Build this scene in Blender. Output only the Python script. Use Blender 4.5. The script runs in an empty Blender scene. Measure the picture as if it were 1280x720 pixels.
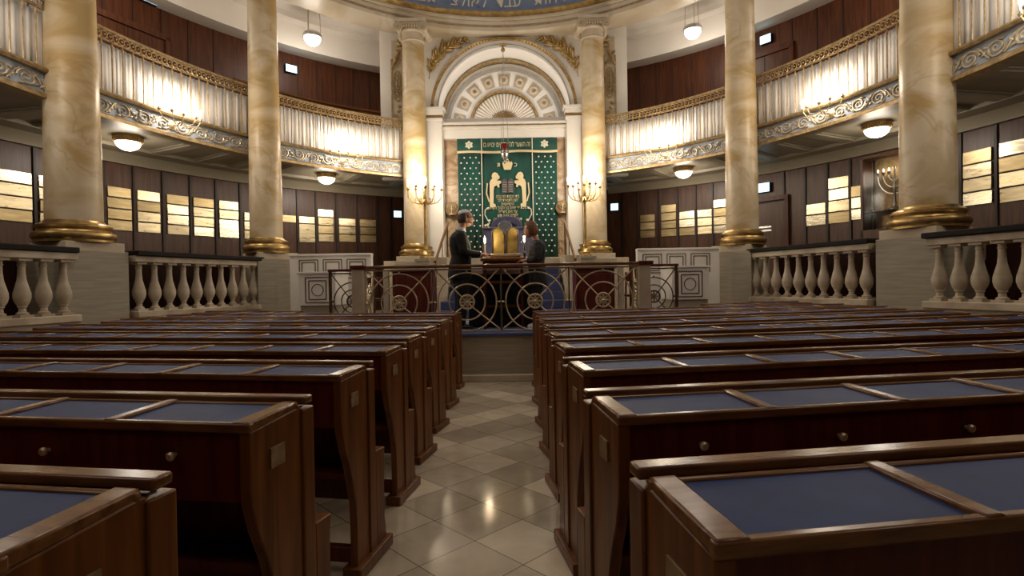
import bpy, bmesh, math, random
from mathutils import Vector, Matrix
random.seed(7)
PI = math.pi
sc = bpy.context.scene
COL = sc.collection
def rad(d): return d * PI / 180

# ------------------------------------------------------------------ materials
MATS = {}
def newmat(name):
    m = bpy.data.materials.new(name); m.use_nodes = True
    nt = m.node_tree; b = nt.nodes['Principled BSDF']
    MATS[name] = m
    return m, nt, b
def setin(b, **k):
    tr = {'rough': 'Roughness', 'metal': 'Metallic', 'spec': 'Specular IOR Level', 'coat': 'Coat Weight',
          'coatr': 'Coat Roughness', 'sheen': 'Sheen Weight', 'trans': 'Transmission Weight', 'alpha': 'Alpha', 'ior': 'IOR'}
    for n, v in k.items(): b.inputs[tr[n]].default_value = v
def noisy(name, c1, c2, scale=(1, 1, 1), ns=4.0, detail=5, dist=0.0, lo=.35, hi=.65, rvar=0, bump=0, **k):
    m, nt, b = newmat(name)
    L = nt.links.new
    tc = nt.nodes.new('ShaderNodeTexCoord'); mp = nt.nodes.new('ShaderNodeMapping')
    mp.inputs['Scale'].default_value = scale
    L(tc.outputs['Object'], mp.inputs['Vector'])
    n = nt.nodes.new('ShaderNodeTexNoise'); n.inputs['Scale'].default_value = ns
    n.inputs['Detail'].default_value = detail; n.inputs['Distortion'].default_value = dist
    L(mp.outputs[0], n.inputs['Vector'])
    r = nt.nodes.new('ShaderNodeValToRGB')
    r.color_ramp.elements[0].position = lo; r.color_ramp.elements[1].position = hi
    r.color_ramp.elements[0].color = (*c1, 1); r.color_ramp.elements[1].color = (*c2, 1)
    L(n.outputs['Fac'], r.inputs[0]); L(r.outputs[0], b.inputs['Base Color'])
    if rvar:
        mr = nt.nodes.new('ShaderNodeMapRange')
        mr.inputs['To Min'].default_value = k.get('rough', .5) - rvar; mr.inputs['To Max'].default_value = k.get('rough', .5) + rvar
        L(n.outputs['Fac'], mr.inputs[0]); L(mr.outputs[0], b.inputs['Roughness'])
    if bump:
        bp = nt.nodes.new('ShaderNodeBump'); bp.inputs['Strength'].default_value = bump; bp.inputs['Distance'].default_value = .01
        L(n.outputs['Fac'], bp.inputs['Height']); L(bp.outputs[0], b.inputs['Normal'])
    setin(b, **k)
    return m
def plain(name, c, **k):
    m, nt, b = newmat(name); b.inputs['Base Color'].default_value = (*c, 1); setin(b, **k); return m
def emit(name, c, s):
    m, nt, b = newmat(name); b.inputs['Base Color'].default_value = (*c, 1)
    b.inputs['Emission Color'].default_value = (*c, 1); b.inputs['Emission Strength'].default_value = s
    return m

def marble_mat(name, a, bcol, vein, sc_=1.6):
    m, nt, b = newmat(name); L = nt.links.new
    tc = nt.nodes.new('ShaderNodeTexCoord'); mp = nt.nodes.new('ShaderNodeMapping')
    mp.inputs['Rotation'].default_value = (.7, .7, .3); mp.inputs['Scale'].default_value = (1, .7, 1.35)
    L(tc.outputs['Object'], mp.inputs['Vector'])
    n1 = nt.nodes.new('ShaderNodeTexNoise'); n1.inputs['Scale'].default_value = sc_; n1.inputs['Detail'].default_value = 6
    n1.inputs['Distortion'].default_value = 1.2
    L(mp.outputs[0], n1.inputs['Vector'])
    r1 = nt.nodes.new('ShaderNodeValToRGB'); r1.color_ramp.elements[0].position = .38; r1.color_ramp.elements[1].position = .62
    r1.color_ramp.elements[0].color = (*a, 1); r1.color_ramp.elements[1].color = (*bcol, 1)
    L(n1.outputs['Fac'], r1.inputs[0])
    w = nt.nodes.new('ShaderNodeTexNoise'); w.inputs['Scale'].default_value = sc_ * .6; w.inputs['Detail'].default_value = 4
    w.inputs['Distortion'].default_value = .8
    L(mp.outputs[0], w.inputs['Vector'])
    sub = nt.nodes.new('ShaderNodeMath'); sub.operation = 'SUBTRACT'; sub.inputs[1].default_value = .5
    ab = nt.nodes.new('ShaderNodeMath'); ab.operation = 'ABSOLUTE'
    L(w.outputs['Fac'], sub.inputs[0]); L(sub.outputs[0], ab.inputs[0])
    mr = nt.nodes.new('ShaderNodeMapRange'); mr.inputs['From Min'].default_value = 0; mr.inputs['From Max'].default_value = .018
    mr.inputs['To Min'].default_value = .42; mr.inputs['To Max'].default_value = 0
    L(ab.outputs[0], mr.inputs[0])
    mx = nt.nodes.new('ShaderNodeMix'); mx.data_type = 'RGBA'
    L(mr.outputs[0], mx.inputs[0]); L(r1.outputs[0], mx.inputs[6]); mx.inputs[7].default_value = (*vein, 1)
    L(mx.outputs[2], b.inputs['Base Color'])
    setin(b, rough=.38, spec=.4)
    return m

M = {}
M['marble'] = marble_mat('honey marble', (.46, .32, .135), (.66, .56, .40), (.34, .21, .08), 1.2)
M['marble_panel'] = marble_mat('brown marble', (.36, .22, .12), (.60, .45, .30), (.25, .14, .07), 3)
M['plinth'] = noisy('streaked grey limestone', (.31, .275, .21), (.40, .355, .28), (1, 1, 14), 2.5, 6, .3, rough=.45)
M['stone'] = noisy('cream limestone', (.50, .41, .28), (.62, .53, .40), ns=3, rough=.5)
M['stone_w'] = noisy('weathered baluster stone', (.42, .34, .24), (.60, .52, .40), ns=5, rough=.5)
M['entab'] = marble_mat('entablature marble', (.52, .42, .28), (.64, .57, .46), (.48, .37, .24), .8)
M['plaster'] = noisy('white plaster', (.76, .71, .64), (.80, .75, .68), ns=1.5, rough=.7)
M['white'] = noisy('white painted panel', (.80, .77, .72), (.84, .81, .76), ns=2, rough=.45)
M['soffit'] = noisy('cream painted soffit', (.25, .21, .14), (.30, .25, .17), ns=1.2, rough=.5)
M['gold'] = noisy('gilding', (.38, .25, .09), (.58, .41, .18), ns=9, rough=.36, metal=.95, rvar=.08)
M['gold_dk'] = noisy('old gilding', (.30, .21, .10), (.50, .37, .20), ns=14, rough=.48, metal=.7)
M['brass'] = noisy('painted brass', (.58, .46, .28), (.76, .63, .42), ns=8, rough=.4, metal=.6)
M['plaque'] = noisy('engraved brass plate', (.40, .29, .12), (.66, .52, .28), (1, 1, 6), 3, 4, .5, rough=.33, metal=.9, rvar=.1, bump=.15)
for i_, (a_, b_, r_) in enumerate([((.50, .42, .26), (.74, .65, .45), .30), ((.34, .26, .13), (.52, .42, .24), .36), ((.60, .53, .38), (.82, .76, .60), .26)]):
    M['plaque%d' % i_] = noisy('engraved brass plate %d' % i_, a_, b_, (1, 1, 6), 3, 4, .5, rough=r_, metal=.85, rvar=.1, bump=.2)
M['wood_red'] = noisy('dark red mahogany', (.070, .008, .004), (.125, .018, .008), (12, 12, 1.2), 2, 5, .6, rough=.38, spec=.35)
M['wood_end'] = noisy('worn brown mahogany', (.105, .030, .004), (.200, .068, .010), (14, 14, 1), 2, 5, .6, rough=.38, spec=.4)
M['wood_edge'] = noisy('polished worn wood edge', (.13, .050, .014), (.235, .105, .035), (2, 12, 12), 3, 5, .4, rough=.22, spec=.5)
M['wall_wood'] = noisy('brown wall panelling', (.055, .020, .009), (.105, .043, .021), (7, 7, .5), 3, 5, .8, rough=.38, spec=.35)
M['wall_wood_up'] = noisy('red brown gallery panelling', (.055, .015, .005), (.115, .034, .011), (7, 7, .5), 3, 5, .8, rough=.4, spec=.35)
M['seam'] = plain('dark joint wood', (.02, .01, .007), rough=.5)
M['black_rail'] = plain('black handrail top', (.010, .007, .006), rough=.5, spec=.15)
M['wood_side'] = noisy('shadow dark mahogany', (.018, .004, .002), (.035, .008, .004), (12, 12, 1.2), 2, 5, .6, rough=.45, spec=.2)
M['pad'] = noisy('navy leather desk pad', (.021, .042, .135), (.031, .058, .175), ns=7, rough=.55, spec=.14, bump=.15)
M['carpet'] = noisy('blue carpet', (.05, .065, .16), (.075, .095, .21), ns=60, rough=.9)
M['velvet_blue'] = noisy('navy velvet', (.02, .022, .06), (.04, .042, .10), ns=20, rough=.7, sheen=.4)
M['blue_drape'] = noisy('slate blue cover', (.10, .10, .19), (.15, .15, .26), ns=6, rough=.7, sheen=.3)
M['frieze'] = noisy('blue grey frieze paint', (.30, .36, .46), (.42, .48, .56), ns=6, rough=.5)
M['dome_blue'] = noisy('dome blue paint', (.17, .24, .40), (.21, .29, .46), ns=4, rough=.6)
M['relief'] = noisy('gilded stucco relief', (.42, .34, .22), (.62, .53, .38), ns=10, rough=.4, metal=.4)
M['curtain'] = noisy('white gallery cloth', (.82, .79, .75), (.86, .83, .79), (1, 1, .3), 5, rough=.8)
M['green'] = noisy('emerald velvet', (.0, .046, .038), (.0, .098, .072), (1, 1, .4), 3, 6, .5, lo=.3, hi=.75, rough=.65, sheen=.25)
M['silverthread'] = plain('cream embroidery thread', (.80, .76, .62), rough=.45)
M['goldthread'] = plain('gold embroidery', (.80, .68, .42), rough=.45)
M['pearl'] = plain('pearl beads', (.85, .84, .78), rough=.25)
M['greystucco'] = plain('grey stucco', (.36, .34, .31), rough=.6)
M['taupe'] = plain('taupe stucco', (.42, .36, .28), rough=.6)
M['bulb'] = emit('lit candle bulb', (1, .86, .62), 13)
M['bowl'] = emit('lit opal glass', (1, .93, .82), 5.5)
M['flame'] = emit('candle flame', (1, .86, .62), 40)
M['exit'] = emit('lit exit sign', (.45, .80, 1), 1.7)
M['exit_mark'] = emit('lit sign pictogram', (.85, 1, 1), 2.6)
M['candle'] = plain('white wax', (.85, .82, .75), rough=.4)
M['black_cloth'] = noisy('black cloth', (.004, .004, .005), (.010, .009, .011), ns=12, rough=.9)
M['suit'] = noisy('black suit wool', (.004, .004, .005), (.009, .009, .010), ns=30, rough=.85)
M['tweed'] = noisy('black flecked knit', (.012, .014, .016), (.12, .12, .12), ns=55, lo=.5, hi=.72, rough=.9)
M['skin'] = noisy('skin', (.50, .27, .19), (.58, .33, .24), ns=6, rough=.5)
M['hair_dk'] = noisy('dark greying hair', (.02, .014, .01), (.10, .08, .07), (30, 30, 30), 2, rough=.55)
M['hair_br'] = noisy('auburn brown hair', (.10, .035, .012), (.22, .085, .03), (30, 30, 10), 2, rough=.5)
M['kippah'] = plain('white satin skullcap', (.72, .68, .70), rough=.4)
M['shirt'] = plain('white shirt', (.75, .73, .72), rough=.7)
M['shoe_bk'] = plain('black leather', (.008, .007, .007), rough=.3)
M['shoe_wh'] = plain('white trainers', (.7, .68, .68), rough=.5)
M['silver'] = noisy('silver', (.55, .55, .55), (.75, .74, .72), ns=8, rough=.25, metal=1)
M['redglass'] = plain('dark red glass', (.12, .01, .01), rough=.15)
M['ruby'] = M['redglass']
M['line'] = plain('dark bronze inlay', (.13, .09, .04), rough=.4, metal=.5)
M['ringdark'] = noisy('oiled bronze', (.10, .065, .03), (.17, .11, .05), ns=9, rough=.4, metal=.7)
def glass(name, col=(1, 1, 1), a=.25, r=.08):
    m, nt, b = newmat(name); b.inputs['Base Color'].default_value = (*col, 1); setin(b, rough=r, trans=1.0, ior=1.2); return m
M['glass'] = glass('clear glass', (.95, .95, .95))
M['frost'] = glass('frosted glass', (.93, .93, .93), r=.35)

def floor_mat():
    m, nt, b = newmat('diagonal stone tiles'); L = nt.links.new
    tc = nt.nodes.new('ShaderNodeTexCoord'); mp = nt.nodes.new('ShaderNodeMapping')
    s = 1 / .341
    mp.vector_type = 'POINT'
    # rotate 45 deg, scale so one tile is one unit, shift so a joint crossing falls at (-0.04, 2.74)
    mp.inputs['Rotation'].default_value = (0, 0, PI / 4); mp.inputs['Scale'].default_value = (s, s, s)
    c = math.cos(PI / 4); px, py = -.04 * s, 2.74 * s
    mp.inputs['Location'].default_value = (-(c * px - c * py), -(c * px + c * py), 0)
    L(tc.outputs['Object'], mp.inputs['Vector'])
    fl = nt.nodes.new('ShaderNodeVectorMath'); fl.operation = 'FLOOR'; fr = nt.nodes.new('ShaderNodeVectorMath'); fr.operation = 'FRACTION'
    L(mp.outputs[0], fl.inputs[0]); L(mp.outputs[0], fr.inputs[0])
    wn = nt.nodes.new('ShaderNodeTexWhiteNoise'); wn.noise_dimensions = '2D'; L(fl.outputs[0], wn.inputs['Vector'])
    n = nt.nodes.new('ShaderNodeTexNoise'); n.inputs['Scale'].default_value = 5; n.inputs['Detail'].default_value = 7; n.inputs['Distortion'].default_value = 1
    L(tc.outputs['Object'], n.inputs['Vector'])
    r = nt.nodes.new('ShaderNodeValToRGB'); cr = r.color_ramp
    cr.elements[0].position = 0; cr.elements[0].color = (.44, .375, .28, 1)
    cr.elements[1].position = 1; cr.elements[1].color = (.78, .67, .51, 1)
    e = cr.elements.new(.5); e.color = (.54, .46, .345, 1)
    L(wn.outputs['Value'], r.inputs[0])
    mx = nt.nodes.new('ShaderNodeMix'); mx.data_type = 'RGBA'; mx.blend_type = 'MULTIPLY'; mx.inputs[0].default_value = .5
    r2 = nt.nodes.new('ShaderNodeValToRGB'); r2.color_ramp.elements[0].position = .3; r2.color_ramp.elements[1].position = .7
    r2.color_ramp.elements[0].color = (.62, .6, .58, 1); r2.color_ramp.elements[1].color = (1, 1, 1, 1)
    L(n.outputs['Fac'], r2.inputs[0]); L(r.outputs[0], mx.inputs[6]); L(r2.outputs[0], mx.inputs[7])
    sx = nt.nodes.new('ShaderNodeSeparateXYZ'); L(fr.outputs[0], sx.inputs[0])
    def math_(op, a, bb=None):
        q = nt.nodes.new('ShaderNodeMath'); q.operation = op
        for i, v in enumerate([a, bb]):
            if v is None: continue
            if isinstance(v, (int, float)): q.inputs[i].default_value = v
            else: L(v, q.inputs[i])
        return q.outputs[0]
    g = math_('MAXIMUM', math_('ABSOLUTE', math_('SUBTRACT', sx.outputs[0], .5)), math_('ABSOLUTE', math_('SUBTRACT', sx.outputs[1], .5)))
    gm = math_('GREATER_THAN', g, .4925)
    mg = nt.nodes.new('ShaderNodeMix'); mg.data_type = 'RGBA'
    L(gm, mg.inputs[0]); L(mx.outputs[2], mg.inputs[6]); mg.inputs[7].default_value = (.10, .085, .06, 1)
    L(mg.outputs[2], b.inputs['Base Color'])
    mr = nt.nodes.new('ShaderNodeMapRange'); mr.inputs['To Min'].default_value = .07; mr.inputs['To Max'].default_value = .17
    L(n.outputs['Fac'], mr.inputs[0]); L(mr.outputs[0], b.inputs['Roughness'])
    return m
M['floor'] = floor_mat()

# ------------------------------------------------------------------ mesh builder
class MB:
    def __init__(s): s.v = []; s.f = []
    def add(s, vs, fs, mt=None):
        o = len(s.v)
        s.v += [tuple(mt @ Vector(p)) if mt else tuple(p) for p in vs]
        s.f += [tuple(i + o for i in f) for f in fs]
        return s
    def box(s, x0, x1, y0, y1, z0, z1, mt=None):
        vs = [(x, y, z) for z in (z0, z1) for y in (y0, y1) for x in (x0, x1)]
        return s.add(vs, [(0, 2, 3, 1), (4, 5, 7, 6), (0, 1, 5, 4), (2, 6, 7, 3), (0, 4, 6, 2), (1, 3, 7, 5)], mt)
    def prism(s, pts, d0, d1, axis='x', mt=None):
        # polygon in the plane across the axis, extruded from d0 to d1
        def P(p, d):
            return {'x': (d, p[0], p[1]), 'y': (p[0], d, p[1]), 'z': (p[0], p[1], d)}[axis]
        n = len(pts); vs = [P(p, d0) for p in pts] + [P(p, d1) for p in pts]
        fs = [tuple(range(n))[::-1], tuple(range(n, 2 * n))] + [(i, (i + 1) % n, n + (i + 1) % n, n + i) for i in range(n)]
        return s.add(vs, fs, mt)
    def lathe(s, prof, c=(0, 0, 0), n=20, mt=None, sy=1):
        vs = []; fs = []
        for r, z in prof:
            for i in range(n):
                a = 2 * PI * i / n; vs.append((c[0] + r * math.cos(a), c[1] + sy * r * math.sin(a), c[2] + z))
        m = len(prof)
        for j in range(m - 1):
            for i in range(n):
                k = (i + 1) % n; fs.append((j * n + i, j * n + k, (j + 1) * n + k, (j + 1) * n + i))
        fs.append(tuple(range(n))[::-1]); fs.append(tuple(range((m - 1) * n, m * n)))
        return s.add(vs, fs, mt)
    def tube(s, pts, r, n=6, closed=False, mt=None):
        pts = [Vector(p) for p in pts]; N = len(pts); vs = []; fs = []
        up = None
        for i, p in enumerate(pts):
            a = pts[(i - 1) % N] if (closed or i > 0) else p
            b = pts[(i + 1) % N] if (closed or i < N - 1) else p
            t = (b - a).normalized()
            if up is None: up = Vector((0, 0, 1)) if abs(t.z) < .9 else Vector((1, 0, 0))
            u = (up - t * up.dot(t))
            if u.length < 1e-5: u = Vector((1, 0, 0)) - t * t.x
            u.normalize(); up = u; w = t.cross(u)
            rr = r[i] if isinstance(r, (list, tuple)) else r
            for k in range(n):
                q = 2 * PI * k / n; vs.append(tuple(p + (u * math.cos(q) + w * math.sin(q)) * rr))
        for i in range(N if closed else N - 1):
            j = (i + 1) % N
            for k in range(n):
                l = (k + 1) % n; fs.append((i * n + k, i * n + l, j * n + l, j * n + k))
        if not closed: fs.append(tuple(range(n))[::-1]); fs.append(tuple(range((N - 1) * n, N * n)))
        return s.add(vs, fs, mt)
    def ball(s, c, r, n=12, m=8, mt=None):
        if not isinstance(r, (tuple, list)): r = (r, r, r)
        vs = [(c[0], c[1], c[2] - r[2])]; fs = []
        for j in range(1, m):
            a = -PI / 2 + PI * j / m
            for i in range(n):
                b = 2 * PI * i / n
                vs.append((c[0] + r[0] * math.cos(a) * math.cos(b), c[1] + r[1] * math.cos(a) * math.sin(b), c[2] + r[2] * math.sin(a)))
        vs.append((c[0], c[1], c[2] + r[2]))
        for i in range(n): fs.append((0, 1 + (i + 1) % n, 1 + i)); fs.append((len(vs) - 1, 1 + (m - 2) * n + i, 1 + (m - 2) * n + (i + 1) % n))
        for j in range(m - 2):
            for i in range(n):
                k = (i + 1) % n; fs.append((1 + j * n + i, 1 + j * n + k, 1 + (j + 1) * n + k, 1 + (j + 1) * n + i))
        return s.add(vs, fs, mt)
    def arcband(s, cx, cz, r0, r1, y0, y1, a0=0, a1=180, n=40):
        # a solid arch ring standing in the XZ plane
        vs = []; fs = []
        for i in range(n + 1):
            a = rad(a0 + (a1 - a0) * i / n); c, q = math.cos(a), math.sin(a)
            for (r, y) in ((r0, y0), (r1, y0), (r1, y1), (r0, y1)): vs.append((cx + r * c, y, cz + r * q))
        for i in range(n):
            for k in range(4):
                l = (k + 1) % 4; fs.append((i * 4 + k, i * 4 + l, (i + 1) * 4 + l, (i + 1) * 4 + k))
        fs.append((3, 2, 1, 0)); fs.append((n * 4, n * 4 + 1, n * 4 + 2, n * 4 + 3))
        return s.add(vs, fs)
    def sweep(s, prof, t0, t1, n=40, full=False):
        # closed profile of (offset, z) carried along the oval of the hall
        vs = []; fs = []; m = len(prof)
        N = n if full else n + 1
        for i in range(N):
            t = t0 + (t1 - t0) * i / n
            for off, z in prof:
                x, y = EP(t, off); vs.append((x, y, z))
        for i in range(n):
            j = (i + 1) % N
            for k in range(m):
                l = (k + 1) % m; fs.append((i * m + k, i * m + l, j * m + l, j * m + k))
        if not full: fs.append(tuple(range(m))[::-1]); fs.append(tuple(range(n * m, n * m + m)))
        return s.add(vs, fs)
    def mesh(s, name, smooth=True, angle=35):
        me = bpy.data.meshes.new(name); me.from_pydata(s.v, [], s.f); me.validate()
        bm = bmesh.new(); bm.from_mesh(me); bmesh.ops.recalc_face_normals(bm, faces=bm.faces); bm.to_mesh(me); bm.free()
        if smooth:
            for p in me.polygons: p.use_smooth = True
            me.set_sharp_from_angle(angle=rad(angle))
        return me
    def build(s, name, mat, parent=None, bevel=0, smooth=True, angle=35, loc=None, rotz=None):
        o = bpy.data.objects.new(name, s.mesh(name, smooth, angle)); COL.objects.link(o)
        o.data.materials.append(mat)
        if parent: o.parent = parent
        if loc: o.location = loc
        if rotz is not None: o.rotation_euler.z = rotz
        if bevel:
            b = o.modifiers.new('bevel', 'BEVEL'); b.width = bevel; b.segments = 2; b.limit_method = 'ANGLE'
        return o

A0, B0, YC = 5.95, 7.1, 6.1          # the oval of the gallery front
def EP(t, off=0):
    a = rad(t); return ((A0 + off) * math.sin(a), YC + (B0 + off) * math.cos(a))
def EN(t, off=0):                     # outward angle of the oval at t (about z, from +x)
    a = rad(t); nx = math.sin(a) / (A0 + off); ny = math.cos(a) / (B0 + off)
    return math.atan2(ny, nx)
def T(x, y, z, rz=0, rx=0, ry=0, s=1):
    return Matrix.Translation((x, y, z)) @ Matrix.Rotation(rz, 4, 'Z') @ Matrix.Rotation(ry, 4, 'Y') @ Matrix.Rotation(rx, 4, 'X') @ Matrix.Scale(s, 4)
def wallT(t, off, z):                 # local +x along the wall, +y outwards
    x, y = EP(t, off); return T(x, y, z, EN(t, off) - PI / 2)

def thing(name, label, cat, loc=(0, 0, 0), rotz=0, group=None):
    o = bpy.data.objects.new(name, None); COL.objects.link(o); o.location = loc; o.rotation_euler.z = rotz
    o.empty_display_size = .1
    return tag(o, label, cat, group)
def tag(o, label, cat, group=None):
    o['label'] = label; o['category'] = cat
    if group: o['group'] = group
    return o
def struct(o): o['kind'] = 'structure'; return o
def copy_tree(o, parent=None):
    c = o.copy(); COL.objects.link(c)
    if parent: c.parent = parent
    for ch in list(o.children): copy_tree(ch, c)
    return c
def point(name, loc, e, col=(1, .8, .55), r=.1):
    l = bpy.data.lights.new(name, 'POINT'); l.energy = e; l.color = col; l.shadow_soft_size = r
    o = bpy.data.objects.new(name, l); COL.objects.link(o); o.location = loc; return o
ORD = ['first', 'second', 'third', 'fourth', 'fifth', 'sixth', 'seventh', 'eighth', 'ninth', 'tenth']

# ------------------------------------------------------------------ the shell of the hall
OW = 2.2
struct(MB().prism([(-9, -4), (9, -4), (9, 16), (-9, 16)], -.1, 0, 'z').build('floor', M['floor'], smooth=False))
def wall_lower(side, name):
    mb = MB(); mb.sweep([(OW, 0), (OW + .15, 0), (OW + .15, 3.8), (OW, 3.8)], side * 18, side * 180, 90)
    return struct(mb.build(name, M['wall_wood']))
wall_lower(-1, 'wall_left'); wall_lower(1, 'wall_right')
seamsL = [-75.4, -71.9, -68.4, -65.0, -61.6, -58.1, -54.6, -51.15, -47.7, -44.2, -42.0, -38.9, -35.8, -32.35, -28.65, -25.0, -22.6]
seamsR = [77.4, 74.1, 70.8, 67.4, 61.55, 58.55, 55.6, 52.6, 49.6, 44.6, 41.4, 38.55, 35.7, 32.6, 29.1, 25.3, 22.6]
for nm, ss in (('trim_1', seamsL), ('trim_2', seamsR)):
    mb = MB()
    for t in ss: mb.box(-.02, .02, -.03, .01, .9, 3.7, wallT(t, OW, 0))
    struct(mb.build(nm, M['seam'], smooth=False))
for nm, sg in (('trim_3', -1), ('trim_4', 1)):
    mb = MB(); mb.sweep([(OW + .05, 3.68), (OW - .10, 3.68), (OW - .14, 3.80), (OW - .22, 3.86), (OW - .22, 3.9), (OW + .05, 3.9)], sg * 20, sg * 180, 80)
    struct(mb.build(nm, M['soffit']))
for nm, sg in (('wall_upper_left', -1), ('wall_upper_right', 1)):
    mb = MB(); mb.sweep([(OW, 4.0), (OW + .15, 4.0), (OW + .15, 7.2), (OW, 7.2)], sg * 20, sg * 180, 80)
    struct(mb.build(nm, M['wall_wood_up']))
mb = MB()
for sg in (-1, 1):
    for t in [23.5, 26, 29, 32, 35.2, 38.4, 41.6, 44.8, 51, 54.4, 57.8, 61.2, 64.6, 68, 72, 76, 80]: mb.box(-.012, .012, -.015, .01, 4.1, 7.0, wallT(sg * t, OW, 0))
struct(mb.build('trim_5', plain('dark panel joint', (.035, .010, .004), rough=.5), smooth=False))
# side platform floors behind the balustrades
for nm, sg in (('floor_left', -1), ('floor_right', 1)):
    struct(MB().sweep([(-.15, 0), (OW + .1, 0), (OW + .1, .88), (-.15, .88)], sg * 47, sg * 180, 60).build(nm, M['plinth']))
# gallery slab, its soffit ribs
for nm, sg in (('ceiling_left', -1), ('ceiling_right', 1)):
    mb = MB(); mb.sweep([(.06, 3.92), (OW + .1, 3.92), (OW + .1, 4.12), (.06, 4.12)], sg * 20.5, sg * 180, 80)
    mb.sweep([(.06, 3.84), (.34, 3.84), (.40, 3.93), (.06, 3.93)], sg * 20.5, sg * 180, 80)
    mb.sweep([(1.62, 3.86), (1.98, 3.86), (2.0, 3.93), (1.6, 3.93)], sg * 20.5, sg * 180, 80)
    for t in [22, 31, 43, 49, 54, 60, 73, 77, 83, 89, 104]:
        mb.box(-.10, .10, 0, 1.5, 3.87, 3.94, wallT(sg * t, .3, 0))
        mb.box(-.14, .14, 0, 1.5, 3.90, 3.94, wallT(sg * t, .3, 0))
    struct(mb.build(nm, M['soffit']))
# upper soffit, white band and ceiling
mb = MB()
mb.sweep([(1.7, 6.95), (OW + .1, 6.98), (OW + .1, 7.2), (1.8, 7.2), (1.8, 7.72), (1.7, 7.72)], 0, 360, 120, True)
struct(mb.build('trim_6', M['plaster']))
mb = MB(); mb.sweep([(.2, 7.62), (1.8, 7.62), (1.8, 7.75), (.2, 7.75)], 0, 360, 120, True)
mb.sweep([(1.45, 7.50), (1.72, 7.50), (1.72, 7.64), (1.45, 7.64)], 0, 360, 120, True)
struct(mb.build('ceiling', M['plaster']))
# entablature ring
mb = MB(); mb.sweep([(-.30, 7.26), (.38, 7.26), (.38, 7.8), (-.28, 7.72), (-.34, 7.60), (-.34, 7.52), (-.32, 7.50), (-.32, 7.40), (-.30, 7.38)], 0, 360, 140, True)
struct(mb.build('trim_7', M['entab']))
mb = MB(); mb.sweep([(-.36, 7.58), (-.30, 7.56), (-.2, 7.73), (-.40, 7.68), (-.41, 7.64), (-.38, 7.61)], 0, 360, 140, True)
struct(mb.build('trim_8', M['gold']))
mb = MB()
for z in (7.355, 7.475): mb.sweep([(-.325, z), (-.30, z), (-.30, z + .012), (-.325, z + .012)], 0, 360, 140, True)
struct(mb.build('trim_9', M['gold_dk']))
dome = MB(); dome.sweep([(-.18, 7.64), (.1, 7.64), (.0, 8.7), (-.28, 8.7)], 0, 360, 140, True)
dome_band = dome.build('wall_dome', M['dome_blue']); struct(dome_band)
mb = MB(); prof = [(-.25 - (1 - math.cos(rad(a))) * 5.6, 8.7 + 2.6 * math.sin(rad(a))) for a in range(0, 91, 9)]
prof2 = [(o + .12, z + .12) for o, z in prof][::-1]
mb.sweep(prof + prof2, 0, 360, 72, True)
struct(mb.build('ceiling_dome', M['plaster']))

# ------------------------------------------------------------------ Hebrew lettering
def text_mb(s, size, ext=.004):
    cu = bpy.data.curves.new('inscription', 'FONT'); cu.body = s; cu.size = size; cu.extrude = ext; cu.align_x = 'CENTER'; cu.align_y = 'CENTER'
    cu.resolution_u = 2
    o = bpy.data.objects.new('inscription', cu); COL.objects.link(o)
    bpy.context.view_layer.update()
    me = bpy.data.meshes.new_from_object(o.evaluated_get(bpy.context.evaluated_depsgraph_get()))
    vs = [tuple(v.co) for v in me.vertices]; fs = [tuple(p.vertices) for p in me.polygons]
    bpy.data.objects.remove(o); bpy.data.curves.remove(cu); bpy.data.meshes.remove(me)
    return vs, fs
def heb(s): return s[::-1]
# letters on the blue band of the dome
vs, fs = text_mb('םת   צלואל  דבע   תוהר   ל', .36, .01)
mb = MB(); pts = []
per = math.degrees(1 / (A0 - .2))
for x, y, z in vs:
    t = x * per; X, Y = EP(t, -.20 - z - .008); pts.append((X, Y, 7.97 + y))
mb.add(pts, fs); mb.build('inscription', M['silverthread'], dome_band, smooth=False)

# ------------------------------------------------------------------ doors, signs, plaques on the outer wall
def wmb(mb, t, off=OW): return wallT(t, off, 0)
d = struct(MB().box(-.42, .42, -.06, .02, .88, 3.02, wallT(47.1, OW, 0)).build('door_1', M['wall_wood'], bevel=.006))
MB().box(-.50, -.42, -.09, .02, .88, 3.10, wallT(47.1, OW, 0)).box(.42, .50, -.09, .02, .88, 3.10, wallT(47.1, OW, 0)).box(-.5, .5, -.09, .02, 3.06, 3.16, wallT(47.1, OW, 0)).build('door_frame', M['wall_wood_up'], d, bevel=.006)
MB().box(-.42, .42, -.03, .03, 3.0, 3.06, wallT(47.1, OW, 0)).build('door_gap', M['seam'], d)
MB().box(-.16, .12, -.075, -.055, 2.38, 2.42, wallT(47.1, OW, 0)).box(-.16, .12, -.075, -.055, 2.46, 2.5, wallT(47.1, OW, 0)).build('door_plate', M['silver'], d)
MB().tube([(-.34, -.06, 1.95), (-.34, -.12, 1.95), (-.24, -.12, 1.95)], .012, mt=wallT(47.1, OW, 0)).build('door_handle', M['brass'], d)
for i, (t, w) in enumerate([(-62, .7), (47.1, .55)]):
    z1 = 6.35
    d = struct(MB().box(-w, w, -.05, .02, 4.12, z1, wallT(t, OW, 0)).build('door_%d' % (i + 2), M['wall_wood_up'], bevel=.006))
    MB().box(-w - .1, -w, -.09, .02, 4.12, z1 + .1, wallT(t, OW, 0)).box(w, w + .1, -.09, .02, 4.12, z1 + .1, wallT(t, OW, 0)).box(-w - .1, w + .1, -.09, .02, z1, z1 + .12, wallT(t, OW, 0)).build('door_frame', M['wall_wood_up'], d, bevel=.006)
    MB().box(-.008, .008, -.06, -.04, 4.12, z1, wallT(t, OW, 0)).build('door_gap', M['seam'], d)

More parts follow.
